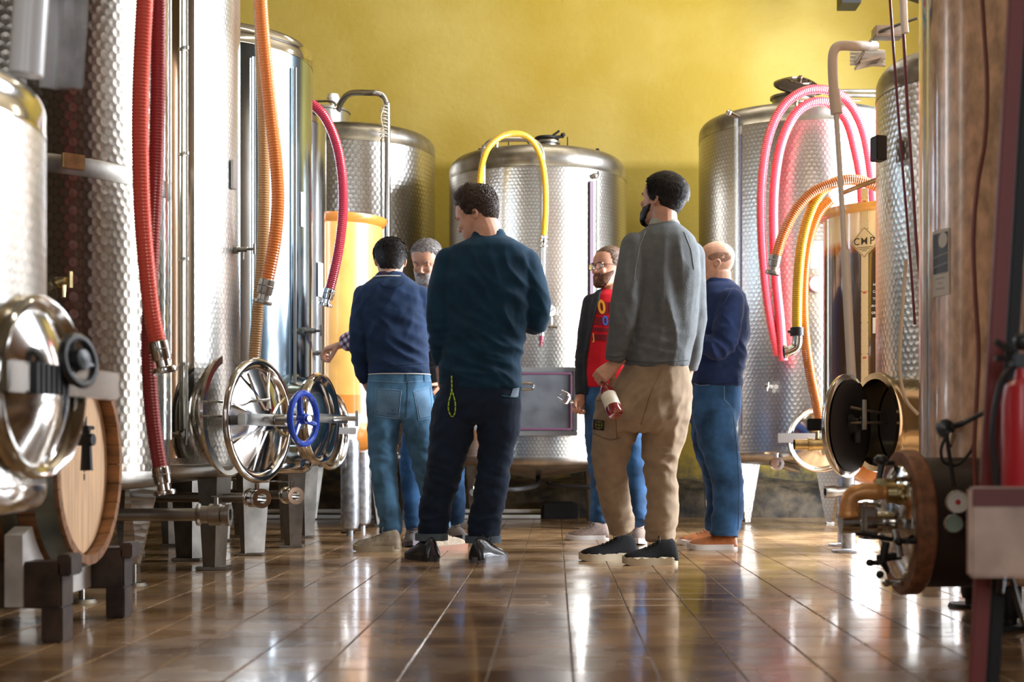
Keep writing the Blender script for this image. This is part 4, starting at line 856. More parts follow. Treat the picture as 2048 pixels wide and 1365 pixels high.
for k, s_ in enumerate(('N.', 'CAP.', 'TIPO', 'ANNO', 'GRAD.')): ctext(bl, f, s_, .017, PAPER, -.012 if k else -.02, .078-.036*k, 'label_text', o=.001, bold=.0004)
patch(K.o, f, .062, .08, PAPER, 'white_label', v0=-.13)
# ================================================================== PEOPLE
from mathutils.bvhtree import BVHTree
def fabric(name, col, rough=.85, var=.18, vscale=14, bump=.0006, bscale=160, sheen=.06, worn=None):
    m = simple(name, col, rough, bump=bump, bscale=bscale, var=var, vscale=vscale)
    b = m.node_tree.nodes['Principled BSDF']; b.inputs['Sheen Weight'].default_value = sheen; b.inputs['Specular IOR Level'].default_value = .25
    return m
def skin_mat(name, col):
    m = simple(name, col, .5, bump=.0004, bscale=130, var=.12, vscale=22, sss=.2); return m
def solid(name, mb, voxel, mat, parent, smooth=3, post=None, base=None):
    me = bpy.data.meshes.new('tmp'); me.from_pydata([tuple(v) for v in mb.v], [], mb.f)
    bm = bmesh.new(); bm.from_mesh(me); bmesh.ops.recalc_face_normals(bm, faces=bm.faces); bm.to_mesh(me); bm.free()
    o = bpy.data.objects.new('tmp', me); COL.objects.link(o)
    r = o.modifiers.new('r', 'REMESH'); r.mode = 'VOXEL'; r.voxel_size = voxel
    s = o.modifiers.new('s', 'SMOOTH'); s.factor = .5; s.iterations = smooth
    dg = bpy.context.evaluated_depsgraph_get(); dg.update()
    m2 = bpy.data.meshes.new_from_object(o.evaluated_get(dg)); bpy.data.objects.remove(o); bpy.data.meshes.remove(me)
    n = len(m2.vertices); co = np.empty(n*3); m2.vertices.foreach_get('co', co); co = co.reshape(-1, 3)
    no = np.empty(n*3); m2.vertices.foreach_get('normal', no); no = no.reshape(-1, 3)
    if post: co = post(co, no)
    org = np.array(origin(parent)); m2.vertices.foreach_set('co', (co-org).ravel()); m2.update()
    m2.materials.clear(); m2.materials.append(mat); m2.polygons.foreach_set('use_smooth', [True]*len(m2.polygons)); m2.name = name
    return link(name, m2, parent)
def nz(co, f, seed):
    sx, sy, sz = f; return np.array([noise.noise(V((p[0]*sx+seed, p[1]*sy-seed, p[2]*sz+seed*.7))) for p in co])
def folds(spec, seed=1.0):
    """spec: (centre or None, radius, amplitude, frequency xyz, tilt of the folds)"""
    def post(co, no):
        d = np.zeros(len(co))
        for k, (c, r, amp, fr, tilt) in enumerate(spec):
            if c is None: sel = np.arange(len(co)); wgt = np.ones(len(co))
            else:
                q = ((co-np.array(c))**2).sum(1)/r**2; sel = np.where(q < 5)[0]; wgt = np.exp(-q[sel])
            if len(sel) == 0: continue
            p = co[sel].copy(); ct, st = math.cos(tilt), math.sin(tilt); x, z = p[:, 0]*ct-p[:, 2]*st, p[:, 0]*st+p[:, 2]*ct
            p[:, 0], p[:, 2] = x, z
            v = nz(p, fr, seed+k*3.1); d[sel] += amp*wgt*(1-2.6*np.abs(v))
        return co+no*d[:, None]
    return post
def ring(py, xl, xr, Y, b, n=30, pw=2.3, dy=0, tilt=0):
    c = P((xl+xr)/2, py, Y); a = (xr-xl)/2*Y/F; out = []
    for j in range(n):
        t = 2*PI*j/n; cx, sx = math.cos(t), math.sin(t); e = 2/pw
        x = a*abs(cx)**e*(1 if cx > 0 else -1); y = b*abs(sx)**e*(1 if sx > 0 else -1)
        out.append(V((c.x+x, Y+dy+y, c.z+tilt*x)))
    return out
def chain(mb, pts, Y, k=1.0, n=18):
    """limb: (px, py, dY, r_px) nodes, smoothed"""
    ps = [P(x, y, Y+d) for x, y, d, r in pts]; rs = [r*k*Y/F for *_, r in pts]
    path = spline(ps, 5); rr = []
    for i in range(len(rs)-1):
        for q in range(5): t = q/5; t = t*t*(3-2*t); rr.append(rs[i]*(1-t)+rs[i+1]*t)
    rr.append(rs[-1]); mb.tube(path, rr, n)
    mb.ball(ps[0], rs[0], 14); return mb
# ---- head
HZ = [0, .03, .08, .15, .24, .34, .45, .55, .65, .75, .85, .93, .98, 1.0]
HW = [.07, .15, .20, .235, .262, .290, .312, .325, .335, .332, .295, .215, .12, .02]
HF = [-.36, -.41, -.43, -.428, -.425, -.418, -.405, -.425, -.425, -.395, -.315, -.205, -.11, -.02]
HB = [-.18, -.10, .0, .12, .24, .34, .40, .43, .445, .43, .37, .265, .15, .03]
def headpt(a, z, off=0.0):
    w_ = np.interp(z, HZ, HW)+off; f_ = np.interp(z, HZ, HF)-off; b_ = np.interp(z, HZ, HB)+off
    yc, hd = (f_+b_)/2, (b_-f_)/2; s, c = math.sin(a), math.cos(a)
    k = .86 if z < .3 else .92
    x = w_*abs(s)**k*(1 if s > 0 else -1); y = yc-hd*abs(c)**k*(1 if c > 0 else -1)
    return V((x, y, z-.5))
def headM(px, py, Y, yaw, pitch, roll, S):
    return Matrix.Translation(P(px, py, Y)) @ Matrix.Rotation(yaw*DEG, 4, 'Z') @ Matrix.Rotation(pitch*DEG, 4, 'X') @ Matrix.Rotation(roll*DEG, 4, 'Y') @ Matrix.Scale(S, 4)
def add_head(mb, Mh, jaw=1.0):
    def T(p): return Mh @ V(p)
    zs = np.linspace(0, 1, 26); mb.loft([[T(headpt(2*PI*j/36, z)) for j in range(36)] for z in zs])
    S = Mh.to_scale().x
    mb.tube([T((0, -.395, .02)), T((0, -.435, -.08)), T((0, -.485, -.145)), T((0, -.455, -.175))], [.026*S, .030*S, .038*S, .028*S], 10)
    for s in (-1, 1):
        mb.ball(T((s*.042, -.45, -.165)), .026*S, 8)
        mb.ball(T((s*.155, -.342, -.12)), .078*S, 10)          # cheek
        mb.ball(T((s*.12, -.395, .055)), (.09*S, .05*S, .03*S), 8, Mh.to_3x3().normalized())   # brow
        # ear: rim and lobe
        R3 = Mh.to_3x3().normalized()
        mb.torus(T((s*.335, .045, -.035)), R3 @ V((s*1, -.35, .05)), .065*S, .020*S, 18, 8)
        mb.ball(T((s*.320, .04, -.04)), (.018*S, .05*S, .075*S), 8, R3); mb.ball(T((s*.325, .02, -.12)), .026*S, 8)
    mb.ball(T((0, -.415, -.275)), (.095*S, .035*S, .020*S), 10, Mh.to_3x3().normalized())
    mb.ball(T((0, -.41, -.325)), (.08*S, .040*S, .024*S), 10, Mh.to_3x3().normalized())
    mb.ball(T((0, -.385, -.44)), (.10*S, .06*S, .05*S), 10, Mh.to_3x3().normalized())
def face_post(Mh):
    Mi = Mh.inverted(); A_ = np.array(Mi.to_3x3()); t_ = np.array(Mi.translation); B_ = np.array(Mh.to_3x3())
    def post(co, no):
        l = co @ A_.T+t_; d = np.zeros_like(l)
        def g(c, r): return np.exp(-(((l-np.array(c))/np.array(r))**2).sum(1))
        near = (np.abs(l) < .8).all(1)
        for s in (-1, 1): d[:, 1] += .050*g((s*.135, -.40, -.005), (.075, .12, .05)); d[:, 0] -= s*.012*g((s*.23, -.3, -.2), (.08, .15, .1))
        d[:, 1] += .022*g((0, -.44, -.30), (.11, .08, .012)); d[:, 1] += .02*g((0, -.42, -.375), (.08, .08, .02)); d[:, 1] += .015*g((0, -.42, .0), (.03, .06, .03))
        d[~near] = 0
        return co+d @ B_.T
    return post
EYEW = simple('eye_white', (.75, .70, .66), .15, coat=1); IRIS = simple('dark_iris', (.03, .018, .012), .1, coat=1)
def face_parts(root, Mh, skin, brow_col, lids=.5, eyes=True):
    S = Mh.to_scale().x; R3 = Mh.to_3x3().normalized(); T = lambda p: Mh @ V(p)
    for s in (-1, 1):
        if eyes:
            c = T((s*.135, -.328, -.008)); e = MB().ball(c, .046*S, 14).build('eye', EYEW, root)
            MB().ball(T((s*.135, -.356, -.012)), .021*S, 10).build('iris', IRIS, e)
            m = MB(); rg = []
            for i in range(8):
                ph = (70-(lids*105)*i/7)*DEG
                rg.append([T((s*.135+(.052)*math.sin(b_)*math.cos(ph), -.328-(.052)*math.cos(b_)*math.cos(ph), -.008+(.052)*math.sin(ph))) for b_ in np.linspace(-1.35, 1.35, 9)])
            m.loft(rg, False, False); m.build('eyelid', skin, e)
        pts = [T((s*(.065+.15*t), -.432+.05*t*t, .062+.022*math.sin(t*2.6))) for t in np.linspace(0, 1, 7)]
        m = MB().tube(pts, [.008*S, .014*S, .016*S, .015*S, .013*S, .010*S, .004*S], 8); m.build('eyebrow', brow_col, root)
def smooth01(x): x = max(0., min(1., x)); return x*x*(3-2*x)
def hair(root, Mh, mask, thick, mat, n=1600, length=.09, comb=(0, .3, .25), zlo=.12, seed=3, name='hair', wdt=.010, jit=.35, lift=.35, cap=True):
    mask0 = mask; mask = lambda a, z: mask0(a, z)+.14*noise.noise(headpt(a, z)*19)
    """cap that follows the skull plus a few hundred tapered locks; mask(a, z) > 0 where hair grows"""
    S = Mh.to_scale().x; rnd = random.Random(seed); na, nzz = 72, 44; m = MB(); idx = {}; T = lambda p: Mh @ p
    def th(a, z):
        k = mask(a, z)
        return (-.012+(thick(a, z)+.012)*smooth01(k*3)) if k > -.35 else None
    def vid(i, j):
        i %= na
        if (i, j) not in idx:
            a, z = 2*PI*i/na, zlo+(1.0-zlo)*j/nzz; t = th(a, z); t = -.012 if t is None else t
            p = headpt(a, z); nrm_ = (p-V((0, .0, .05))).normalized()
            q = p+nrm_*(t+(.012*noise.noise(p*14)+.005*noise.noise(V((p.x*60, p.y*22, p.z*30))))*(t > 0)); m.v.append(T(q)); idx[(i, j)] = len(m.v)-1
        return idx[(i, j)]
    for i in range(na):
        for j in range(nzz):
            ks = [mask(2*PI*((i+di) % na)/na, zlo+(1.0-zlo)*(j+dj)/nzz) for di, dj in ((0, 0), (1, 0), (1, 1), (0, 1))]
            if cap and max(ks) > 0: m.f.append((vid(i, j), vid(i+1, j), vid(i+1, j+1), vid(i, j+1))); m.mi.append(0)
    cnt = 0; tries = 0; n = int(n*1.8); wdt *= .62
    while cnt < n and tries < n*12:
        tries += 1; a = rnd.uniform(0, 2*PI); z = 1-(1-zlo)*rnd.random()**1.15
        k = mask(a, z)
        if k <= (.22 if cap else .02): continue
        p = headpt(a, z); nn_ = (p-V((0, 0, .05))).normalized(); c = comb(a, z) if callable(comb) else V(comb)
        c = V(c)+V((rnd.gauss(0, jit), rnd.gauss(0, jit), rnd.gauss(0, jit)))*.5; c = (c-nn_*c.dot(nn_)).normalized()
        L_ = length(a, z) if callable(length) else length; L_ *= rnd.uniform(.7, 1.25); t0 = th(a, z) or 0
        side = nn_.cross(c).normalized()*wdt*rnd.uniform(.6, 1.3)
        q0 = p+nn_*(t0*.55); q1 = q0+(c*.5+nn_*lift*.6)*L_; q2 = q0+(c*1.0+nn_*lift*.55)*L_
        b_ = len(m.v); m.v += [T(q0-side), T(q0+side), T(q1+side*.9+nn_*.004), T(q1-side*.9), T(q2)]
        m.f += [(b_, b_+1, b_+2, b_+3), (b_+3, b_+2, b_+4)]; m.mi += [0, 0]; cnt += 1
    return m.build(name, mat, root, sharp=50)
def hand(mb, w_, d, pn, side, curl=(.6, .6, .6, .6), L=.185, thumb=(.8, .4, .2), spread=.06, fist=1.0):
    """palm, four unequal jointed fingers and a thumb. w_: wrist, d: along the hand, pn: towards the palm side, side: towards the thumb"""
    d = V(d).normalized(); pn = V(pn); pn = (pn-d*pn.dot(d)).normalized(); sd = V(side); sd = (sd-d*sd.dot(d)-pn*sd.dot(pn)).normalized(); w_ = V(w_); k = L/.185
    rings = []
    for t, hw_, ht in ((-.05, .026, .021), (0, .028, .020), (.03, .036, .020), (.065, .041, .017), (.09, .041, .014), (.097, .036, .010)):
        c = w_+d*t*k; rings.append([c+sd*math.cos(2*PI*j/16)*hw_*k+pn*math.sin(2*PI*j/16)*ht*k for j in range(16)])
    mb.loft(rings)
    lens = (.072, .082, .076, .060)
    for f_ in range(4):
        off = (.030-.020*f_)*k; c = w_+d*.088*k+sd*off; ang = 0; dd = (d+sd*spread*(1.5-f_)).normalized(); pts = [c-d*.02*k, c]; L_ = lens[f_]*k
        for s_, fr in enumerate((.45, .30, .25)):
            ang += curl[f_]*(1.25 if s_ == 1 else .9 if s_ == 0 else .8)
            v = dd*math.cos(ang)+pn*math.sin(ang); c = c+v*L_*fr*1.1; pts.append(c)
        mb.tube(pts, [.0095*k, .0098*k, .0092*k, .0084*k, .0066*k], 10); mb.ball(pts[-1], .0066*k, 8)
    c = w_+d*.025*k+sd*.026*k; v = (sd*thumb[0]+d*.7+pn*thumb[1]).normalized(); v2 = (v+pn*thumb[2]+d*.3).normalized()
    pts = [c-sd*.012*k, c+v*.035*k, c+v*.035*k+v2*.032*k, c+v*.035*k+v2*.058*k]
    mb.tube(pts, [.016*k, .0125*k, .0105*k, .008*k], 10); mb.ball(pts[-1], .008*k, 8)
def shoe(root, heel, toe, wd, ht, up, sole, name='shoe', wavy=0, lace=None, sole_h=.028, tilt=0, base_z=0.0):
    h_, t_ = V(heel), V(toe); h_.z = t_.z = base_z; d = t_-h_; L_ = d.length; d = d/L_; s = V((d.y, -d.x, 0)); m = MB(); rings = []
    prof = ((0, .60, .52), (.03, .78, .80), (.08, .84, .93), (.16, .86, .94), (.26, .86, .92), (.34, .86, .88), (.44, .88, .76), (.56, .97, .64), (.70, 1.02, .56), (.82, .98, .50), (.91, .82, .44), (.97, .56, .37), (1.0, .3, .28))
    for t, w_, hh in prof:
        c = h_+d*L_*(.02+.96*t); r_ = []
        for j in range(20):
            a_ = 2*PI*j/20; ca, sa = math.cos(a_), math.sin(a_)
            x = wd/2*w_*ca*(1 if sa < 0 else (1-.25*sa)); z = sole_h*.7+(ht*hh-sole_h*.7)*(sa if sa > 0 else 0)+(sa*.010 if sa < 0 else 0)
            r_.append(c+s*x+V((0, 0, z)))
        rings.append(r_)
    m.loft(rings); o = m.build(name, up, root, sharp=60)
    m = MB(); rings = []
    N_ = 44
    top, bot = [], []
    for j in range(N_):
        a_ = 2*PI*j/N_; u = (1-math.cos(a_))/2; w_ = np.interp(u, [0, .04, .12, .36, .62, .76, .88, .96, 1], [.0, .62, .86, .86, 1.02, 1.04, .93, .62, 0])
        x = wd/2*w_*(1 if math.sin(a_) > 0 else -1); q = h_+d*L_*u+s*x
        rise = .012*max(0, (u-.85)/.15)**2; wv = wavy*math.sin(u*38)
        top.append(q+V((0, 0, sole_h+wv+rise))); bot.append(q+V((0, 0, rise)))
    m.loft([bot, top]); m.build('sole', sole, o, sharp=40)
    if lace:
        m = MB()
        for k in range(4):
            t = .36+.075*k; hh = np.interp(t, [q[0] for q in prof], [q[2] for q in prof])*ht; c = h_+d*L_*t+V((0, 0, hh+.001))
            m.tube([c-s*wd*.22-V((0, 0, .008)), c, c+s*wd*.22-V((0, 0, .008))], .0028, 6)
        c = h_+d*L_*.36+V((0, 0, ht*.93)); 
        for q in (-1, 1): m.tube(spline([c, c+s*q*.02+V((0, 0, .014)), c+s*q*.035-V((0, 0, .0)), c+s*q*.03-V((0, 0, .02))], 4), .0022, 5)
        m.build('laces', lace, o)
    return o
class Caster:
    def __init__(s, objs):
        vs, fs = [], []
        for o in (objs if isinstance(objs, (list, tuple)) else [objs]):
            b = len(vs); org = origin(o); vs += [v.co+org for v in o.data.vertices]; fs += [tuple(i+b for i in p.vertices) for p in o.data.polygons]
        s.t = BVHTree.FromPolygons(vs, fs)
    def at(s, px, py, off=.0015):
        d = (P(px, py, 1.0)-V((0, 0, CH))).normalized(); h, n, i, _ = s.t.ray_cast(V((0, 0, CH)), d)
        if h is None: return None
        if n.dot(d) > 0: n = -n
        return h+n*off
    def line(s, pts, r, mat, name, parent, off=.0008, step=3):
        path = []
        for a, b in zip(pts, pts[1:]):
            k = max(1, int(math.hypot(b[0]-a[0], b[1]-a[1])/step))
            for i in range(k): path.append((a[0]+(b[0]-a[0])*i/k, a[1]+(b[1]-a[1])*i/k))
        path.append(pts[-1]); q = [s.at(x, y, off) for x, y in path]; q = [p for p in q if p is not None]
        if len(q) < 2: return None
        return MB().tube(q, r, 6).build(name, mat, parent)
    def quad(s, c4, mat, name, parent, n=6, off=.002):
        vs = []; W_ = n+1
        for oo in (off, off-.0035):
            for j in range(W_):
                for i in range(W_):
                    u, v = i/n, j/n; x = (c4[0][0]*(1-u)+c4[1][0]*u)*(1-v)+(c4[3][0]*(1-u)+c4[2][0]*u)*v; y = (c4[0][1]*(1-u)+c4[1][1]*u)*(1-v)+(c4[3][1]*(1-u)+c4[2][1]*u)*v
                    p = s.at(x, y, oo); vs.append(p if p is not None else (vs[-1] if vs else V((0, 5, 0))))
        fs = []
        for k in (0, W_*W_):
            for j in range(n):
                for i in range(n): a = k+j*W_+i; fs.append((a, a+1, a+W_+1, a+W_))
        q = W_*W_
        for i in range(n): fs += [(i, i+1, q+i+1, q+i), (n*W_+i, n*W_+i+1, q+n*W_+i+1, q+n*W_+i), (i*W_, (i+1)*W_, q+(i+1)*W_, q+i*W_), (i*W_+n, (i+1)*W_+n, q+(i+1)*W_+n, q+i*W_+n)]
        return MB().add(vs, fs).build(name, mat, parent)
    def text(s, t, px, py, hpx, mat, name, parent, ang=0, off=.002, bold=0, sx=1):
        vs, fs = text_geo(t, 1.0, bold); c_, s_ = math.cos(ang), math.sin(ang); out = []
        for v in vs:
            x, y = v.x*hpx*sx, v.y*hpx; p = s.at(px+x*c_-y*s_, py-(x*s_+y*c_), off); out.append(p if p is not None else (out[-1] if out else V((0, 5, 0))))
        return MB().add(out, fs).build(name, mat, parent)
def person(label, Y, foot_px, foot_py, torso, arms, legs, hips, neck, Mh, hands, top_mat, bot_mat, skin, top_name='sweater', bot_name='jeans', vt=.0085, top_f=(), bot_f=(), core=.80, sleeves=True, arm_core=.62, dy=0):
    """torso / hips: rings (py, xl, xr, half depth[, dY]); arms / legs: limb chains; neck: chain; hands: (mb) -> None"""
    base = P(foot_px, foot_py, Y); base.z = 0
    root = thing('person', label, 'person', base)
    mb = MB(); add_head(mb, Mh)
    chain(mb, neck, Y)
    def R_(rs, k): return [ring(q[0], (q[1]+q[2])/2-(q[2]-q[1])/2*k, (q[1]+q[2])/2+(q[2]-q[1])/2*k, Y, q[3]*k, 26, dy=(q[4] if len(q) > 4 else 0)) for q in rs]
    mb.loft(R_(torso[1:], core)); mb.loft(R_(hips, core))
    for a in arms: chain(mb, a, Y, arm_core, 12)
    for l in legs: chain(mb, l, Y, .60, 12)
    hands(mb)
    body = solid('body', mb, .0042, skin, root, 2, face_post(Mh))
    t = MB().loft(R_(torso, 1)); 
    for a in arms: chain(t, a, Y)
    top = solid(top_name, t, vt, top_mat, root, 4, folds(top_f, Y))
    b = MB().loft(R_(hips, 1))
    for l in legs: chain(b, l, Y)
    bot = solid(bot_name, b, vt, bot_mat, root, 3, folds(bot_f, Y*2))
    return root, body, top, bot
def FL(px, py): return P(px, py, CH*F/(py-898))      # point on the floor
SK1 = skin_mat('fair_skin', (.56, .30, .20)); SK2 = skin_mat('ruddy_skin', (.52, .26, .165)); SK3 = skin_mat('light_skin', (.62, .35, .24))
def hairmat(name, col, var=.35):
    m = simple(name, col, .55, var=var, vscale=60); m.node_tree.nodes['Principled BSDF'].inputs['Specular IOR Level'].default_value = .3; return m
DKH = hairmat('dark_brown_hair', (.055, .033, .022)); BKH = hairmat('black_hair', (.018, .014, .013)); GRH = hairmat('grey_hair', (.17, .15, .14), .5); GRB = hairmat('grey_beard', (.36, .34, .33), .4); BRB = hairmat('brown_beard', (.10, .04, .018)); STB = hairmat('stubble_hair', (.26, .14, .09)); BRH = hairmat('short_brown_hair', (.12, .07, .045))
TEAL = fabric('petrol_navy_knit', (.003, .028, .058)); NAVY = fabric('navy_sweatshirt', (.010, .027, .072)); GREY = fabric('grey_wool', (.115, .125, .13), bump=.0012, bscale=140, var=.10, vscale=30); BLUEW = fabric('blue_wool', (.012, .028, .095), bump=.0012)
DENIM_D = fabric('dark_denim', (.007, .016, .036), bump=.0005); DENIM_L = fabric('washed_denim', (.06, .145, .24), var=.45, vscale=7); DENIM_M = fabric('mid_denim', (.022, .075, .175), var=.5, vscale=7); CHINO = fabric('beige_cotton', (.29, .21, .135), var=.12)
REDT = fabric('red_jersey', (.55, .006, .015), var=.08); CARD = fabric('charcoal_cardigan', (.022, .026, .032)); VEST = fabric('black_quilted_vest', (.012, .012, .014), rough=.5)
LEATH = simple('black_leather', (.012, .012, .016), .3, coat=.3, bump=.0005); SUEDE = simple('beige_suede', (.34, .27, .19), .8, var=.25, vscale=30); TAUPE = simple('taupe_mesh', (.20, .14, .11), .8, var=.2, vscale=60); BRNL = simple('brown_leather', (.38, .115, .03), .4, var=.25, vscale=20); MESH = fabric('black_knit_mesh', (.006, .006, .007), .9, bump=.0012, bscale=140); GREYS = simple('grey_suede', (.12, .105, .10), .8)
SOLEW = simple('white_sole', (.62, .58, .54), .5); SOLEB = simple('black_sole', (.015, .015, .017), .5); SOLEC = simple('cream_sole', (.48, .40, .27), .6); GUM = simple('gum_sole', (.30, .13, .07), .5)
def plaid():
    m, nt, b = new_mat('plaid_flannel'); N = nt.nodes; L = nt.links; tc = N.new('ShaderNodeTexCoord'); mp = N.new('ShaderNodeMapping'); mp.inputs['Rotation'].default_value = (0, .55, 0)
    L.new(tc.outputs['Object'], mp.inputs[0]); sp = N.new('ShaderNodeSeparateXYZ'); L.new(mp.outputs[0], sp.inputs[0])
    def stripe(o, f):
        a = N.new('ShaderNodeMath'); a.operation = 'MULTIPLY'; L.new(o, a.inputs[0]); a.inputs[1].default_value = f
        s = N.new('ShaderNodeMath'); s.operation = 'SINE'; L.new(a.outputs[0], s.inputs[0]); g = N.new('ShaderNodeMath'); g.operation = 'GREATER_THAN'; L.new(s.outputs[0], g.inputs[0]); g.inputs[1].default_value = .1; return g.outputs[0]
    ad = N.new('ShaderNodeMath'); L.new(stripe(sp.outputs[0], 190), ad.inputs[0]); L.new(stripe(sp.outputs[2], 190), ad.inputs[1])
    cr = N.new('ShaderNodeValToRGB'); cr.color_ramp.interpolation = 'CONSTANT'; dv = N.new('ShaderNodeMath'); dv.operation = 'DIVIDE'; dv.inputs[1].default_value = 2; L.new(ad.outputs[0], dv.inputs[0]); L.new(dv.outputs[0], cr.inputs[0])
    e = cr.color_ramp.elements; e[0].position = 0; e[0].color = (.66, .60, .64, 1); e[1].position = .75; e[1].color = (.09, .02, .04, 1); x = e.new(.3); x.color = (.30, .16, .22, 1)
    L.new(cr.outputs[0], b.inputs['Base Color']); b.inputs['Roughness'].default_value = .85; return m
def legf(Y, kn, an, amp=.006, th=None):
    out = [(None, 1, .0035, (9, 9, 8), .3)]
    for x, y in kn: out.append((P(x, y, Y), .15, amp*1.35, (10, 10, 20), .35))
    for x, y in an: out.append((P(x, y, Y), .13, amp*1.45, (9, 9, 24), -.25))
    for x, y in (th or []): out.append((P(x, y, Y), .18, amp*1.4, (20, 6, 8), .8))
    return out
# ---------------------------------------------------------------- tall man in petrol navy (centre), back to us
Y = 6.9
torso = [(462, 948, 1006, .055), (474, 942, 1012, .062), (484, 925, 1034, .085), (497, 900, 1058, .105), (520, 890, 1070, .12), (560, 886, 1070, .13), (620, 886, 1062, .125), (680, 884, 1045, .12), (730, 881, 1042, .125), (765, 880, 1043, .132), (779, 882, 1043, .132)]
arms = [[(897, 522, 0, 26), (884, 580, .0, 27), (878, 640, -.02, 24), (880, 690, -.01, 19), (884, 724, .03, 16)],
        [(1052, 524, 0, 29), (1068, 585, .0, 28), (1072, 640, .03, 25), (1040, 640, .22, 19), (1000, 628, .30, 15)]]
legs = [[(912, 815, 0, 46), (904, 860, 0, 43), (894, 905, -.01, 37), (887, 945, -.01, 34), (875, 1000, 0, 32), (867, 1050, .0, 28), (863, 1080, .0, 26)],
        [(996, 815, 0, 46), (998, 855, 0, 42), (992, 900, 0, 34), (988, 945, 0, 31), (979, 1000, 0, 32), (969, 1050, 0, 31), (966, 1082, .0, 30)]]
hips = [(735, 886, 1038, .12), (775, 880, 1042, .135), (810, 870, 1043, .135), (832, 872, 1040, .12), (845, 885, 1030, .09)]
MhN = headM(956, 430, Y+.02, -108, 20, 0, .243)
def hN(mb): hand(mb, P(884, 730, Y+.04), (0, .5, -1), (0.6, .6, 0), (0, 1, .2), (.2,)*4); hand(mb, P(996, 627, Y+.31), (-.9, .2, .3), (0, .3, -1), (0, 1, .2), (.8,)*4)
root, body, top, bot = person('man in petrol-navy knit polo and dark jeans, back to us, centre', Y, 925, 1120, torso, arms, legs, hips, [(980, 500, 0, 34), (976, 470, 0, 29), (966, 445, .01, 29), (962, 432, .01, 27)], MhN, hN, TEAL, DENIM_D, SK1,
    top_f=[(None, 1, .0045, (8, 8, 4), .5), (P(975, 700, Y-.1), .27, .015, (4, 4, 17), .7), (P(1010, 600, Y-.1), .24, .012, (14, 4, 5), -.6), (P(960, 760, Y-.1), .16, .011, (4, 4, 22), .2), (P(1060, 640, Y), .1, .007, (20, 8, 12), .5), (P(875, 680, Y), .12, .006, (6, 6, 30), 0)],
    bot_f=legf(Y, [(890, 940), (986, 950)], [(868, 1040), (970, 1045)], .007, [(930, 850)]))
sideburn = lambda a, z: 0
def mk_mask(front, side, nape, back=.20):
    """hairline height by azimuth a (0 = face front, pi = back)"""
    def mask(a, z):
        t = abs(((a+PI) % (2*PI))-PI)
        hl = np.interp(t, [0, .55, 1.0, 1.25, 1.55, 1.75, 2.2, PI], [front, front-.0, front-.06, side, side-.06, side-.02, nape+.04, nape])
        return float((z-hl)*7)
    return mask
hm = mk_mask(.80, .50, .26)
front_ = lambda a: max(0, math.cos(a))
hair(root, MhN, hm, lambda a, z: .014+smooth01((z-.5)*2)*(.03+.05*front_(a)), DKH, 2600, lambda a, z: .055+smooth01((z-.55)*3)*(.08+.07*front_(a)), lambda a, z: V((0, .5-.1*front_(a), -.4+1.4*smooth01((z-.55)*4))), zlo=.2, lift=.9, wdt=.012)
hair(root, MhN, lambda a, z: 3*(.30-z)*(1 if abs(((a+PI) % (2*PI))-PI) < 1.35 else -1), lambda a, z: .006, STB, 260, .015, (0, -.1, -1), zlo=.02, name='stubble', wdt=.005, cap=False)
face_parts(root, MhN, SK1, DKH, 1.0)
MB().loft([ring(476, 941, 1014, Y, .066), ring(466, 943, 1010, Y+.005, .064), ring(460, 948, 1006, Y+.008, .058), ring(461, 951, 1003, Y+.008, .053), ring(470, 950, 1004, Y, .050)], False).build('collar', TEAL, root)
C = Caster([top, bot])
for x0, x1, y_ in ((833, 893, 1077), (933, 1000, 1082)):
    cx = (x0+x1)/2; MB().loft([ring(y_+4, x0-2, x1+2, Y, .075), ring(y_+4, x0-3, x1+3, Y, .078), ring(y_-10, x0-3, x1+3, Y, .078), ring(y_-10, x0-0, x1+0, Y, .074)], False).build('cuff', fabric('pale_turnup', (.10, .13, .16)), root)
C.line([(1003, 792), (1038, 797)], .0022, fabric('teal_stitching', (.02, .10, .13)), 'pocket_edge', root); C.line([(1038, 797), (1043, 768)], .002, fabric('teal_stitching_b', (.02, .10, .13)), 'pocket_seam', root)
C.quad([(1026, 778), (1038, 776), (1036, 794), (1020, 796)], fabric('pale_blue_cloth', (.25, .33, .42)), 'pocket_cloth', root)
hp_, tp_ = FL(868, 1124), FL(868, 1124)+V((-.135, .235, 0)); shoe(root, hp_, tp_, .105, .125, LEATH, SOLEB, lace=BLACK)
hp_, tp_ = FL(948, 1127), FL(948, 1127)+V((.13, .22, 0)); shoe(root, hp_, tp_, .105, .125, LEATH, simple('dark_grey_sole', (.12, .11, .12), .4), lace=BLACK)
# cord on the pocket
LIME = simple('lime_cord', (.42, .62, .03), .6)
lp = [C.at(x, y, .006) for x, y in ((905, 752), (905, 765), (905, 778), (903, 790), (899, 805), (898, 820), (902, 832), (907, 833), (911, 822), (911, 806), (908, 792), (905, 781))]; lp = [p for p in lp if p]
cd = MB().tube(spline(lp, 6), .0035, 8).build('cord_loop', LIME, None, base=lp[0]); cd['label'] = 'lime-green corded key loop hanging from the back pocket of the dark jeans'; cd['category'] = 'keyring'
q = spline(lp, 6); m = MB()
for k in range(3, len(q)-2, 4): m.tube([q[k], q[k]+(q[k+1]-q[k]).normalized()*.004], .0039, 8)
mk = m.build('cord_fleck', IRON, cd); mk['kind'] = 'stuff'
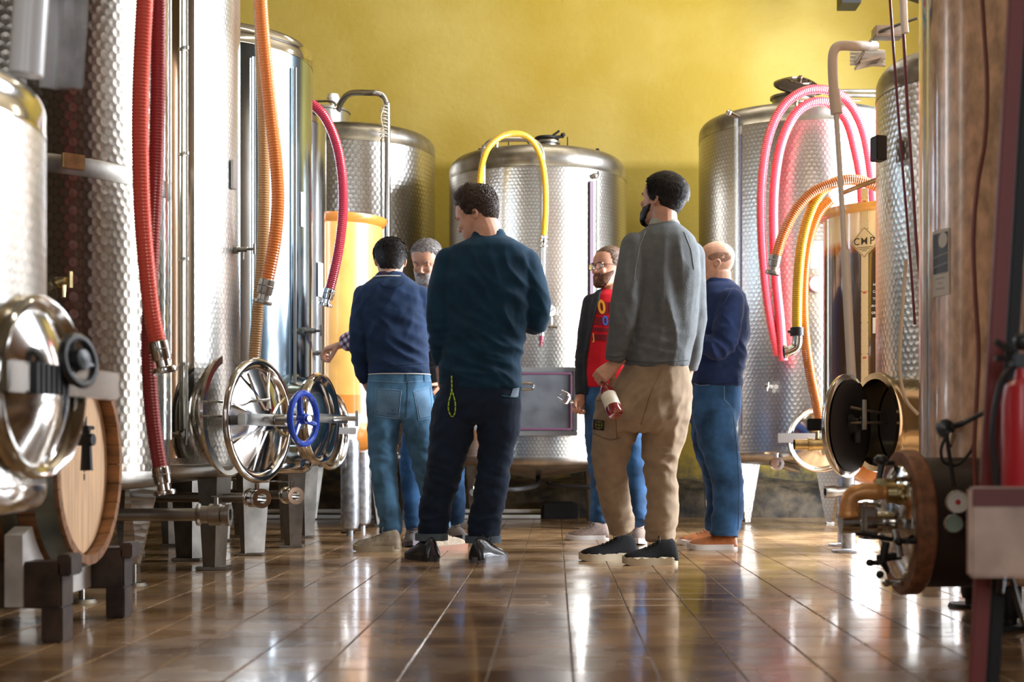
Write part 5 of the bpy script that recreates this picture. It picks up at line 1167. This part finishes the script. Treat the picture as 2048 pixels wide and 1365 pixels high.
# ---------------------------------------------------------------- left man in navy sweatshirt, back to us
Y = 7.55
torso = [(546, 757, 806, .05), (555, 750, 813, .06), (564, 738, 828, .08), (576, 722, 842, .10), (600, 716, 850, .115), (650, 722, 852, .12), (700, 734, 854, .115), (730, 738, 858, .118), (749, 739, 860, .12)]
arms = [[(728, 592, 0, 22), (721, 640, -.02, 21), (718, 690, -.03, 18), (722, 735, .03, 14), (731, 764, .08, 12)],
        [(840, 592, 0, 22), (848, 640, .03, 21), (846, 690, .10, 18), (820, 690, .25, 14)]]
hips = [(740, 740, 858, .11), (765, 736, 862, .12), (800, 733, 868, .13), (825, 735, 868, .12), (838, 748, 860, .09)]
legs = [[(770, 812, 0, 37), (767, 850, 0, 32), (765, 895, 0, 27), (768, 945, 0, 25), (774, 1000, 0, 23), (781, 1045, .0, 21), (782, 1068, 0, 21)],
        [(833, 812, 0, 37), (842, 860, 0, 33), (852, 920, 0, 29), (862, 970, 0, 25), (872, 1020, 0, 23), (880, 1060, 0, 21)]]
MhL = headM(781, 523, Y+.03, 187, 18, 0, .232)
def hL(mb): hand(mb, P(732, 768, Y+.09), (.35, .5, -.8), (0.8, .3, .2), (0.2, .2, .9), (.4,)*4); hand(mb, P(812, 688, Y+.28), (-.9, .3, .2), (0, .3, -1), (0, 1, .2), (.8,)*4)
rootL, bodyL, topL, botL = person('shorter man in navy sweatshirt and washed blue jeans, back to us, left', Y, 800, 1100, torso, arms, legs, hips, [(782, 575, 0, 28), (781, 552, .01, 24), (781, 535, .03, 24)], MhL, hL, NAVY, DENIM_L, SK3,
    top_f=[(None, 1, .004, (8, 8, 4), .4), (P(790, 700, Y-.1), .22, .013, (4, 4, 18), .5), (P(770, 600, Y-.1), .2, .010, (16, 4, 5), .5), (P(715, 690, Y), .12, .007, (6, 6, 30), .2), (P(850, 720, Y-.1), .12, .006, (5, 5, 26), -.2)],
    bot_f=legf(Y, [(766, 920), (855, 930)], [(780, 1045), (875, 1040)], .0065, [(800, 845)]))
hair(rootL, MhL, mk_mask(.78, .50, .20), lambda a, z: .030+.02*smooth01((z-.6)*3), BKH, 2600, lambda a, z: .075 if z < .7 else .10, lambda a, z: V((0, .5, -.8)) if z < .8 else V((.2, .8, .1)), zlo=.14, lift=.5, wdt=.011)
face_parts(rootL, MhL, SK3, BKH, .5, eyes=False)
MB().loft([ring(557, 751, 812, Y, .062), ring(550, 753, 809, Y+.004, .060), ring(545, 757, 806, Y+.005, .054), ring(552, 758, 805, Y, .05)], False).build('collar', fabric('plum_collar', (.05, .03, .06)), rootL)
MB().tube([p for p in ring(555, 749, 814, Y, .068)]+[ring(555, 749, 814, Y, .068)[0]], .0036, 6).build('collar_stripe', SOLEW, rootL)
rg = ring(750, 737, 861, Y, .122); MB().tube(rg+[rg[0]], .003, 6).build('hem_stripe', SOLEW, rootL)
C = Caster(topL); C.line([(757, 564), (765, 572), (782, 577), (800, 573), (808, 565)], .0016, fabric('navy_seam', (.006, .014, .04)), 'yoke_seam', rootL); C.line([(740, 727), (800, 731), (858, 727)], .0016, fabric('navy_seam_b', (.006, .014, .04)), 'rib_seam', rootL)
C = Caster(botL); ST = fabric('pale_denim_edge', (.22, .33, .45)); DT = fabric('dark_denim_edge', (.03, .06, .10))
for pk in ([(752, 777), (803, 782), (797, 838), (750, 832), (752, 777)], [(827, 783), (860, 774), (866, 835), (838, 841), (827, 783)]): C.line(pk, .0016, ST, 'pocket_seam', rootL)
C.quad([(754, 779), (801, 784), (795, 835), (752, 829)], fabric('pocket_denim', (.12, .22, .33)), 'back_pocket', rootL, off=.0015); C.quad([(829, 785), (858, 777), (863, 832), (840, 838)], fabric('pocket_denim_b', (.12, .22, .33)), 'back_pocket', rootL, off=.0015)
C.line([(816, 752), (815, 790), (812, 835)], .0018, DT, 'seat_seam', rootL); C.line([(738, 762), (800, 766), (862, 762)], .0015, ST, 'waist_seam', rootL)
for x in (815, 850): C.quad([(x-2, 748), (x+2, 748), (x+2, 764), (x-2, 764)], DENIM_L, 'belt_loop', rootL, n=3, off=.004)
shoe(rootL, FL(803, 1103), FL(706, 1102), .10, .12, SUEDE, SOLEC, lace=GREYS); shoe(rootL, FL(856, 1104), FL(930, 1097), .10, .12, SUEDE, GUM, lace=GREYS)
# ---------------------------------------------------------------- grey-sweater man
Y = 6.75
torso = [(440, 1304, 1353, .05), (450, 1298, 1360, .06), (461, 1284, 1374, .085), (476, 1266, 1388, .11), (500, 1254, 1396, .125), (550, 1250, 1400, .135), (620, 1246, 1396, .135), (680, 1246, 1386, .13), (715, 1247, 1380, .132), (735, 1250, 1377, .130)]
arms = [[(1268, 492, -.04, 27), (1256, 560, -.10, 27), (1247, 625, -.12, 25), (1238, 680, -.10, 22), (1229, 722, -.08, 18)],
        [(1384, 510, .04, 26), (1389, 575, .06, 24), (1389, 640, .06, 22), (1386, 695, .08, 19), (1379, 740, .10, 15)]]
hips = [(725, 1252, 1374, .12), (750, 1240, 1380, .135), (780, 1218, 1384, .145), (810, 1200, 1382, .15), (840, 1192, 1376, .15), (862, 1205, 1362, .11)]
legs = [[(1236, 812, .03, 45), (1230, 850, .03, 45), (1222, 895, .03, 38), (1219, 935, .04, 32), (1226, 980, .07, 31), (1236, 1025, .11, 29), (1243, 1062, .14, 27)],
        [(1333, 815, 0, 48), (1328, 860, 0, 42), (1321, 900, 0, 35), (1322, 945, -.01, 32), (1326, 1000, -.03, 30), (1323, 1045, -.05, 30), (1320, 1084, -.06, 28)]]
MhG = headM(1327, 400, Y+.02, -128, -9, 0, .243)
DG_ = V((-.72, -.25, -.62)).normalized(); SG_ = V((.22, -.32, -.85)); SG_ = (SG_-DG_*SG_.dot(DG_)).normalized(); PG_ = DG_.cross(SG_); PG_ = PG_ if PG_.y > 0 else -PG_
FIST = P(1230, 729, Y-.08)+DG_*.085+PG_*.030
def hG(mb):
    hand(mb, P(1230, 729, Y-.08), DG_, PG_, SG_, (.95, 1.0, 1.0, .95), thumb=(.35, 1.0, .6), spread=.0)
    hand(mb, P(1377, 750, Y+.11), (-.2, .3, -.9), (-.8, .3, 0), (0, 1, .2), (.4,)*4)
rootG, bodyG, topG, botG = person('tall bearded man in grey sweater and beige cargo trousers holding a bottle', Y, 1280, 1125, torso, arms, legs, hips, [(1330, 470, 0, 34), (1329, 445, 0, 26), (1328, 415, .0, 25)], MhG, hG, GREY, CHINO, SK1,
    top_f=[(None, 1, .0030, (8, 8, 3.5), .2), (P(1350, 620, Y-.1), .26, .014, (13, 4, 3.0), -.15), (P(1300, 560, Y-.1), .22, .009, (15, 4, 3), .1), (P(1310, 715, Y-.1), .14, .010, (5, 5, 20), .1), (P(1250, 640, Y-.1), .12, .006, (12, 6, 16), .6), (P(1228, 715, Y-.1), .07, .005, (4, 4, 50), 0)],
    bot_f=legf(Y, [(1222, 930), (1322, 920)], [(1236, 1035), (1322, 1050)], .008, [(1270, 810), (1340, 860)]))
hair(rootG, MhG, mk_mask(.80, .48, .20), lambda a, z: .026+.03*smooth01((z-.55)*3), BKH, 2800, lambda a, z: .07 if z < .6 else .12, lambda a, z: V((0, .7, -.6)) if z < .85 else V((0, 1, .2)), zlo=.14, lift=.4, wdt=.010)
bmask = lambda top_, lim: (lambda a, z: min(3*(np.interp(abs(((a+PI) % (2*PI))-PI), [0, .5, .9, 1.5], [top_-.08, top_, top_, top_+.12])-z)*2, (lim-abs(((a+PI) % (2*PI))-PI))*3))
hair(rootG, MhG, bmask(.30, 1.5), lambda a, z: .032, BKH, 1300, .07, (0, -.3, -1), zlo=.0, name='beard', wdt=.009)
face_parts(rootG, MhG, SK1, BKH, .5)
PGREY = fabric('pale_grey_collar', (.34, .34, .30)); 
MB().loft([ring(451, 1297, 1361, Y, .064), ring(443, 1299, 1357, Y+.004, .062), ring(437, 1303, 1352, Y+.006, .056), ring(444, 1305, 1350, Y, .052)], False).build('collar', PGREY, rootG)
C = Caster([topG])
SEG = fabric('light_grey_seam', (.24, .27, .29)); 
for pts in ([(1292, 462), (1280, 492), (1272, 530), (1269, 560)], [(1368, 464), (1382, 500), (1388, 540)]): C.line(pts, .0022, SEG, 'raglan_seam', rootG)
C.line([(1250, 722), (1310, 727), (1376, 721)], .002, fabric('dark_rib', (.06, .065, .065)), 'hem_rib', rootG); C.line([(1212, 712), (1230, 716), (1248, 712)], .002, fabric('dark_rib_b', (.06, .065, .065)), 'cuff_rib', rootG)
C = Caster([botG]); CS = fabric('chino_dark_seam', (.17, .11, .06))  # seam lines darker than the beige cotton
C.line([(1183, 800), (1205, 803), (1228, 800)], .0022, CS, 'pocket_flap', rootG); C.line([(1184, 866), (1205, 876), (1222, 881), (1240, 876)], .0026, CS, 'pocket_bottom', rootG); C.line([(1226, 803), (1232, 840), (1234, 876)], .002, CS, 'pocket_side', rootG)
C.line([(1322, 742), (1300, 790), (1282, 850)], .002, CS, 'seat_seam', rootG)
DG = simple('dark_patch', (.012, .016, .010), .6); pt = C.quad([(1188, 839), (1209, 842), (1208, 862), (1187, 859)], DG, 'sleeve_patch', rootG, n=4, off=.004)
YG = simple('olive_yellow_thread', (.40, .40, .03), .6); cpt = [(1198+6.5*math.cos(t), 850.5+7.5*math.sin(t)) for t in np.linspace(0, 2*PI, 17)]
Cp = Caster([pt]); Cp.line(cpt, .0009, YG, 'compass_ring', pt, .001, 1.5); Cp.line([(1192, 850), (1204, 851)], .0011, YG, 'compass_bar', pt, .001, 1.5); Cp.line([(1198, 843), (1198, 858)], .0011, YG, 'compass_bar', pt, .001, 1.5)
shoe(rootG, FL(1274, 1120), FL(1157, 1123), .105, .13, MESH, SOLEC, wavy=.005, lace=IRON, sole_h=.034)
shoe(rootG, FL(1356, 1129), FL(1244, 1131), .105, .13, MESH, SOLEC, wavy=.005, lace=IRON, sole_h=.034)
# bottle held by the neck, upside hanging
WINE = simple('rose_wine_glass', (.30, .012, .02), .06, coat=1, trans=.35)
bb = P(1235, 838, Y-.24); ax = (FIST-bb).normalized(); bb = FIST-ax*.235
bot_ = thing('wine_bottle', 'rose wine bottle with cream label held low by the grey-sweater man', 'bottle', bb)
MB().lathe([(0, .008), (.022, .002), (.034, 0), (.0365, .006), (.0365, .125), (.034, .145), (.024, .170), (.016, .185), (.0145, .21), (.0145, .265), (.0165, .267), (.0165, .28), (0, .28)], bb, ax, 40).build('glass_body', WINE, bot_)
CRM = simple('cream_label', (.80, .74, .62), .6); lbr = MB().lathe([(.0362, .04), (.0372, .04), (.0372, .118), (.0362, .118)], bb, ax, 40, a0=0, a1=2*PI).build('paper_label', CRM, bot_)
Cb = Caster([lbr]); lc_ = bb+ax*.079
def pj(p): return (1110+p.x*F/p.y, 898-(p.z-CH)*F/p.y)
def lab(u, v):      # u across (+ right), v along the bottle axis, metres, projected onto the label front
    c2 = pj(lc_+ax*v); e2 = pj(lc_+ax*(v+.01)); L2 = math.hypot(e2[0]-c2[0], e2[1]-c2[1]); nx, ny = -(e2[1]-c2[1])/L2, (e2[0]-c2[0])/L2; k2 = u*F/lc_.y; return (c2[0]+nx*k2, c2[1]+ny*k2)
for u0, u1, cname, cc in ((-.024, -.012, 'grey_green_print', (.38, .42, .34)), (-.007, .004, 'light_green_print', (.45, .58, .20)), (.009, .021, 'grey_print', (.38, .42, .36))):
    Cb.quad([lab(u0, -.014), lab(u1, -.014), lab(u1, -.026), lab(u0, -.026)], simple(cname, cc, .6), 'label_print', lbr, n=3, off=.0006)
for k in range(3): Cb.line([lab(-.018, .024-.008*k), lab(.018, .024-.008*k)], .0004, simple('thin_print', (.55, .5, .42), .6), 'label_line', lbr, .0004, 2)
# ---------------------------------------------------------------- bald man
Y = 7.7
torso = [(556, 1412, 1456, .05), (565, 1408, 1466, .07), (576, 1403, 1478, .11), (592, 1399, 1490, .15), (620, 1395, 1497, .17), (670, 1388, 1497, .165), (720, 1383, 1491, .15), (755, 1381, 1484, .145), (772, 1381, 1486, .145)]
arms = [[(1462, 604, -.13, 27), (1455, 650, -.17, 25), (1440, 694, -.18, 21), (1412, 690, -.17, 17), (1388, 676, -.10, 14)], [(1448, 604, .13, 24), (1438, 650, .16, 22), (1425, 690, .15, 18), (1395, 684, .08, 14)]]
hips = [(760, 1384, 1480, .13), (785, 1378, 1482, .145), (815, 1376, 1480, .15), (840, 1380, 1476, .14), (852, 1386, 1470, .1)]
legs = [[(1428, 825, -.07, 42), (1432, 865, -.08, 40), (1444, 910, -.09, 35), (1453, 950, -.10, 31), (1457, 1000, -.10, 30), (1453, 1040, -.10, 30), (1449, 1072, -.10, 27)],
        [(1422, 825, .08, 40), (1416, 865, .09, 34), (1424, 915, .10, 29), (1434, 960, .12, 25), (1436, 1010, .14, 24), (1430, 1062, .16, 22)]]
MhB = headM(1431, 527, Y, -97, 2, 0, .238)
def hB(mb): hand(mb, P(1384, 675, Y-.08), (-.8, .5, .2), (0, .7, -.4), (-.2, 0, 1), (.7,)*4); hand(mb, P(1392, 683, Y+.06), (-.8, -.4, .1), (.2, -.7, 0), (-.2, 0, 1), (.7,)*4)
rootB, bodyB, topB, botB = person('bald man in navy blue sweater, jeans and brown shoes, arms folded, right', Y, 1430, 1097, torso, arms, legs, hips, [(1440, 582, 0, 30), (1438, 560, 0, 25), (1437, 545, 0, 25)], MhB, hB, BLUEW, DENIM_M, SK3,
    top_f=[(None, 1, .003, (8, 8, 5), .3), (P(1440, 690, Y-.2), .13, .013, (10, 6, 18), .9), (P(1470, 700, Y-.1), .18, .013, (6, 5, 16), .8), (P(1440, 750, Y-.1), .13, .005, (5, 5, 24), 0), (P(1470, 620, Y-.1), .12, .005, (16, 6, 7), .4)],
    bot_f=legf(Y, [(1448, 920), (1420, 920)], [(1452, 1045), (1430, 1040)], .007, [(1435, 860)]))
hair(rootB, MhB, lambda a, z: 1.0-((abs(((a+PI) % (2*PI))-PI)-1.85)/.75)**2-((z-.60)/.13)**2, lambda a, z: .0035, simple('shaved_hair_shadow', (.27, .15, .10), .8, var=.2, vscale=40), 0, .016, (0, .6, -.5), zlo=.2, wdt=.004)
hair(rootB, MhB, bmask(.24, 1.3), lambda a, z: .006, STB, 400, .015, (0, 0, -1), zlo=.0, name='stubble', wdt=.005, cap=False)
face_parts(rootB, MhB, SK3, BRH, .5)
MB().loft([ring(566, 1407, 1467, Y, .075), ring(561, 1409, 1463, Y, .072), ring(558, 1412, 1458, Y, .064), ring(566, 1414, 1456, Y, .06)], False).build('collar', BLUEW, rootB)
C = Caster([topB, botB]); C.line([(1384, 766), (1430, 769), (1483, 765)], .0018, fabric('dark_blue_seam', (.006, .012, .04)), 'hem_seam', rootB); C.line([(1466, 574), (1452, 600), (1436, 622), (1420, 640)], .0018, fabric('blue_seam', (.03, .06, .17)), 'armhole_seam', rootB)
C.line([(1388, 768), (1402, 772), (1420, 770)], .002, ST, 'pocket_seam', rootB); C.line([(1448, 773), (1449, 800), (1460, 812)], .0016, ST, 'pocket_seam', rootB); C.line([(1466, 830), (1474, 900), (1478, 980), (1476, 1060)], .0014, DT, 'side_seam', rootB)
shoe(rootB, FL(1475, 1099), FL(1373, 1100), .10, .11, BRNL, SOLEW, lace=GUM); shoe(rootB, FL(1450, 1090), FL(1354, 1091), .10, .11, BRNL, SOLEW, lace=GUM)
# ---------------------------------------------------------------- man in red T-shirt and cardigan
Y = 8.35
torso = [(576, 1204, 1244, .045), (583, 1196, 1250, .065), (592, 1186, 1262, .09), (606, 1180, 1270, .105), (650, 1174, 1274, .12), (710, 1168, 1277, .13), (750, 1166, 1278, .135), (776, 1168, 1277, .13)]
arms = [[(1183, 606, 0, 17), (1173, 660, -.02, 16), (1165, 715, -.02, 13), (1162, 760, -.03, 11), (1161, 790, -.05, 9.5)], [(1266, 606, 0, 18), (1276, 660, 0, 17), (1280, 715, -.02, 14), (1278, 770, -.05, 11)]]
hips = [(765, 1172, 1272, .12), (800, 1168, 1274, .13), (830, 1168, 1274, .13), (848, 1176, 1268, .1)]
legs = [[(1198, 830, 0, 29), (1197, 870, 0, 27), (1199, 920, -.01, 23), (1201, 970, -.01, 20), (1199, 1010, 0, 18), (1197, 1044, 0, 17)], [(1248, 830, -.03, 30), (1258, 870, -.06, 29), (1268, 920, -.10, 25), (1271, 970, -.15, 22), (1273, 1015, -.2, 20), (1276, 1048, -.25, 18)]]
MhR = headM(1219, 534, Y-.02, -52, 2, 0, .240)
GR = P(1157, 803, Y-.07)
def hR(mb): hand(mb, P(1161, 794, Y-.05), (-.2, -.1, -1), (.25, -.9, -.1), (-1, -.2, -.1), (.95, .95, .9, .85), L=.165, thumb=(.3, 1., .3)); hand(mb, P(1278, 778, Y-.06), (0, -.1, -1), (-1, 0, 0), (0, -1, 0), (.4,)*4, L=.17)
rootR, bodyR, topR, botR = person('bearded man with glasses in red printed T-shirt and dark cardigan', Y, 1220, 1082, torso, arms, legs, hips, [(1224, 596, 0, 24), (1223, 575, 0, 21), (1222, 558, 0, 21)], MhR, hR, REDT, DENIM_M, SK2, top_name='t_shirt',
    top_f=[(None, 1, .002, (8, 8, 5), .2)], bot_f=legf(Y, [(1200, 930), (1270, 930)], [(1198, 1030), (1275, 1030)], .006))
m = MB()
def arc(py, k, a0, a1, n=16):
    row = [q for q in torso]; ys = [q[0] for q in row]; xl = np.interp(py, ys, [q[1] for q in row]); xr = np.interp(py, ys, [q[2] for q in row]); b = np.interp(py, ys, [q[3] for q in row])
    c = P((xl+xr)/2, py, Y); a = (xr-xl)/2*Y/F; o_ = []
    for kk, ts in ((1.0+k, np.linspace(a0, a1, n)), (.985, np.linspace(a1, a0, n))):
        for t in ts:
            cx, sx = math.cos(t), math.sin(t); e = 2/2.3; o_.append(V((c.x+(a*kk+(.004 if kk > 1 else 0))*abs(cx)**e*(1 if cx > 0 else -1), Y+(b*kk+(.004 if kk > 1 else 0))*abs(sx)**e*(1 if sx > 0 else -1), c.z)))
    return o_
# arc runs from the image-right front round the back to the image-left front; front opening faces the camera (-Y)
rows = []
for py in (581, 590, 600, 625, 650, 680, 725, 770, 790):
    aL = np.interp(py, [581, 600, 650, 680, 725, 790], [-2.25, -2.15, -2.42, -2.5, -2.62, -2.6]); rows.append(arc(py, .09, -.75, 2*PI+aL))
m.loft(rows)
for a_ in arms: chain(m, [(x, y, d, r+1.2) for x, y, d, r in a_], Y)
card = solid('cardigan', m, .007, CARD, rootR, 2, folds([(None, 1, .002, (9, 9, 6), .2), (P(1166, 720, Y), .12, .004, (5, 5, 30), 0)], 5))
hair(rootR, MhR, mk_mask(.83, .50, .26), lambda a, z: .008, BRH, 2200, .045, (0, .7, .1), zlo=.2, wdt=.008, lift=.35)
hair(rootR, MhR, bmask(.31, 1.45), lambda a, z: .026, BRB, 1500, .05, (0, -.2, -1), zlo=.0, name='beard', wdt=.008)
hair(rootR, MhR, lambda a, z: min((.055-abs(z-.275))*20, (.42-abs(((a+PI) % (2*PI))-PI))*6), lambda a, z: .02, BRB, 350, .04, (0, -.2, -1), zlo=.1, name='moustache', wdt=.008)
face_parts(rootR, MhR, SK2, BRH, .35)
def glasses(root, Mh, mat):
    T = lambda p: Mh @ V(p); S = Mh.to_scale().x; g = None; m = MB()
    for s in (-1, 1):
        pts = [T((s*(.15+.105*math.copysign(abs(math.cos(t))**.7, math.cos(t))), -.475+.03*abs(math.cos(t))*(1 if math.cos(t) > 0 else 0), -.015+.075*math.copysign(abs(math.sin(t))**.8, math.sin(t)))) for t in np.linspace(0, 2*PI, 29)]
        m.tube(pts, .009*S, 6); m.tube([T((s*.255, -.445, .02)), T((s*.345, -.30, .02)), T((s*.355, .02, .02)), T((s*.35, .09, -.03))], .008*S, 6)
    m.tube([T((-.045, -.478, .01)), T((0, -.49, .02)), T((.045, -.478, .01))], .008*S, 6)
    f_ = m.build('glasses', mat, root)
    lm = MB()
    for s in (-1, 1): lm.add([T((s*(.15+.10*math.cos(t)), -.472+.03*max(0, math.cos(t)), -.015+.068*math.sin(t))) for t in np.linspace(0, 2*PI, 20, False)], [tuple(range(20))]).build('lens', simple('lens_glass', (.9, .92, .95), .02, trans=1), f_) if s < 0 else MB().add([T((s*(.15+.10*math.cos(t)), -.472+.03*max(0, math.cos(t)), -.015+.068*math.sin(t))) for t in np.linspace(0, 2*PI, 20, False)], [tuple(range(20))]).build('lens', simple('lens_glass_b', (.9, .92, .95), .02, trans=1), f_)
glasses(rootR, MhR, BPLAS)
C = Caster([topR]); DRD = fabric('faded_dark_print', (.20, .012, .02)); YEL = simple('orange_yellow_print', (.85, .38, .02), .6); BLU = simple('blue_shirt_print', (.05, .14, .55), .6)
C.quad([(1192, 604), (1232, 606), (1231, 629), (1186, 629)], DRD, 'print_block', rootR, off=.002); C.quad([(1184, 634), (1231, 636), (1230, 652), (1180, 650)], DRD, 'print_block', rootR, off=.002)
C.quad([(1182, 655), (1230, 657), (1229, 665), (1180, 663)], DRD, 'print_block', rootR, off=.002); C.quad([(1186, 669), (1229, 670), (1228, 682), (1184, 681)], DRD, 'print_block', rootR, off=.002)
C.text('0', 1204, 616, 38, YEL, 'printed_figure', rootR, .12, .005, .03, .75); C.text('0', 1211, 643, 26, BLU, 'printed_figure', rootR, .08, .005, .03, .85); C.text('0', 1226, 617, 36, simple('dark_shirt_letter', (.06, .004, .008), .7), 'printed_figure', rootR, .12, .005, .03, .8); C.text('J', 1188, 675, 19, YEL, 'printed_figure', rootR, .1, .005, .03, .8)
shoe(rootR, FL(1218, 1080), FL(1131, 1081), .10, .115, TAUPE, SOLEW, lace=GREYS); shoe(rootR, FL(1278, 1066), FL(1277, 1092), .095, .115, TAUPE, SOLEW, lace=OXRED)
# wine glass in his hand
WG = simple('clear_glass', (.97, .98, 1), .02, trans=1)
gm = P(1119, 789, Y-.12); gf_ = P(1166, 818, Y-.09); ax = (gm-gf_).normalized()
wg = thing('wine_glass', 'empty stemmed wine glass tilted in the hand of the red-shirted man', 'glass', gf_); Lg = (gm-gf_).length
def gp_(r, t): return (r, t)
MB().lathe([(.0, 0), (.030, .002), (.030, .004), (.006, .008), (.0038, .02), (.0038, .065), (.010, .072), (.026, .086), (.0335, .105), (.034, .125), (.0285, .158), (.0275, .158), (.033, .125), (.0325, .106), (.025, .088), (.008, .076), (0, .075)], gf_+ax*(Lg-.158), ax, 40).build('glass_bowl', WG, wg)
# ---------------------------------------------------------------- grey-bearded man in plaid and vest
Y = 8.1
torso = [(574, 836, 872, .045), (582, 828, 882, .065), (592, 816, 896, .09), (606, 810, 904, .105), (650, 808, 904, .12), (710, 810, 904, .12), (770, 812, 904, .125), (790, 814, 902, .12)]
arms = [[(820, 610, 0, 20), (790, 648, -.02, 18), (748, 668, .0, 17), (715, 676, .07, 19), (690, 687, .13, 18)], [(894, 612, 0, 20), (903, 660, 0, 18), (898, 715, -.02, 15), (884, 760, -.08, 12)]]
hips = [(780, 816, 900, .12), (815, 812, 906, .13), (840, 812, 904, .13), (856, 820, 898, .1)]
legs = [[(834, 838, 0, 28), (830, 880, 0, 27), (824, 930, -.03, 24), (823, 980, -.05, 20), (827, 1030, -.08, 17), (828, 1058, -.1, 16)], [(884, 838, 0, 28), (892, 880, .02, 27), (902, 930, .05, 24), (910, 980, .09, 20), (912, 1020, .13, 18), (912, 1046, .15, 16)]]
MhP = headM(854, 521, Y-.04, -16, 24, 3, .238)
WR = P(683, 690, Y+.155)
def hP(mb):
    hand(mb, WR, (-.93, .02, -.28), (.12, .15, -1), (0, -1, 0), (.75, .85, .9, .95), L=.20, thumb=(.55, .9, .2), spread=.03)
    hand(mb, P(882, 766, Y-.09), (-.5, -.4, -.7), (-.5, 0, .5), (0, -1, 0), (.7,)*4)
rootP, bodyP, topP, botP = person('grey-bearded man in plaid shirt and black vest looking down, behind the others', Y, 860, 1090, torso, arms, legs, hips, [(855, 592, 0, 27), (855, 575, -.01, 24), (855, 556, -.02, 24)], MhP, hP, plaid(), DENIM_M, SK2, top_name='plaid_shirt',
    top_f=[(P(700, 680, Y+.1), .1, .004, (6, 6, 24), .7)], bot_f=legf(Y, [(826, 930), (902, 930)], [(827, 1040), (912, 1035)], .006))
vm = MB().loft([ring(q[0], (q[1]+q[2])/2-(q[2]-q[1])/2*1.04-1, (q[1]+q[2])/2+(q[2]-q[1])/2*1.04+1, Y, q[3]+.014) for q in torso[1:]]); solid('vest', vm, .008, VEST, rootP, 3, folds([(None, 1, .003, (3, 3, 40), 0)], 2))
MB().loft([ring(586, 826, 884, Y, .075), ring(574, 826, 884, Y, .076), ring(566, 830, 880, Y, .07), ring(575, 834, 876, Y, .062)], False).build('collar', VEST, rootP)
hair(rootP, MhP, mk_mask(.78, .52, .26), lambda a, z: .012, GRH, 2200, .04, (0, .4, .3), zlo=.2, wdt=.008, lift=.7)
hair(rootP, MhP, bmask(.30, 1.5), lambda a, z: .030, GRB, 1700, .045, (0, -.2, -1), zlo=.0, name='beard', wdt=.008)
hair(rootP, MhP, lambda a, z: min((.05-abs(z-.275))*20, (.42-abs(((a+PI) % (2*PI))-PI))*6), lambda a, z: .014, GRH, 300, .035, (0, -.2, -1), zlo=.1, name='moustache', wdt=.008)
face_parts(rootP, MhP, SK2, GRH, 1.0)
shoe(rootP, FL(824, 1078), FL(826, 1096), .10, .12, GREYS, simple('purple_grey_sole', (.10, .08, .10), .5), lace=IRON); shoe(rootP, FL(905, 1072), FL(925, 1084), .10, .12, GREYS, SOLEB, lace=IRON)
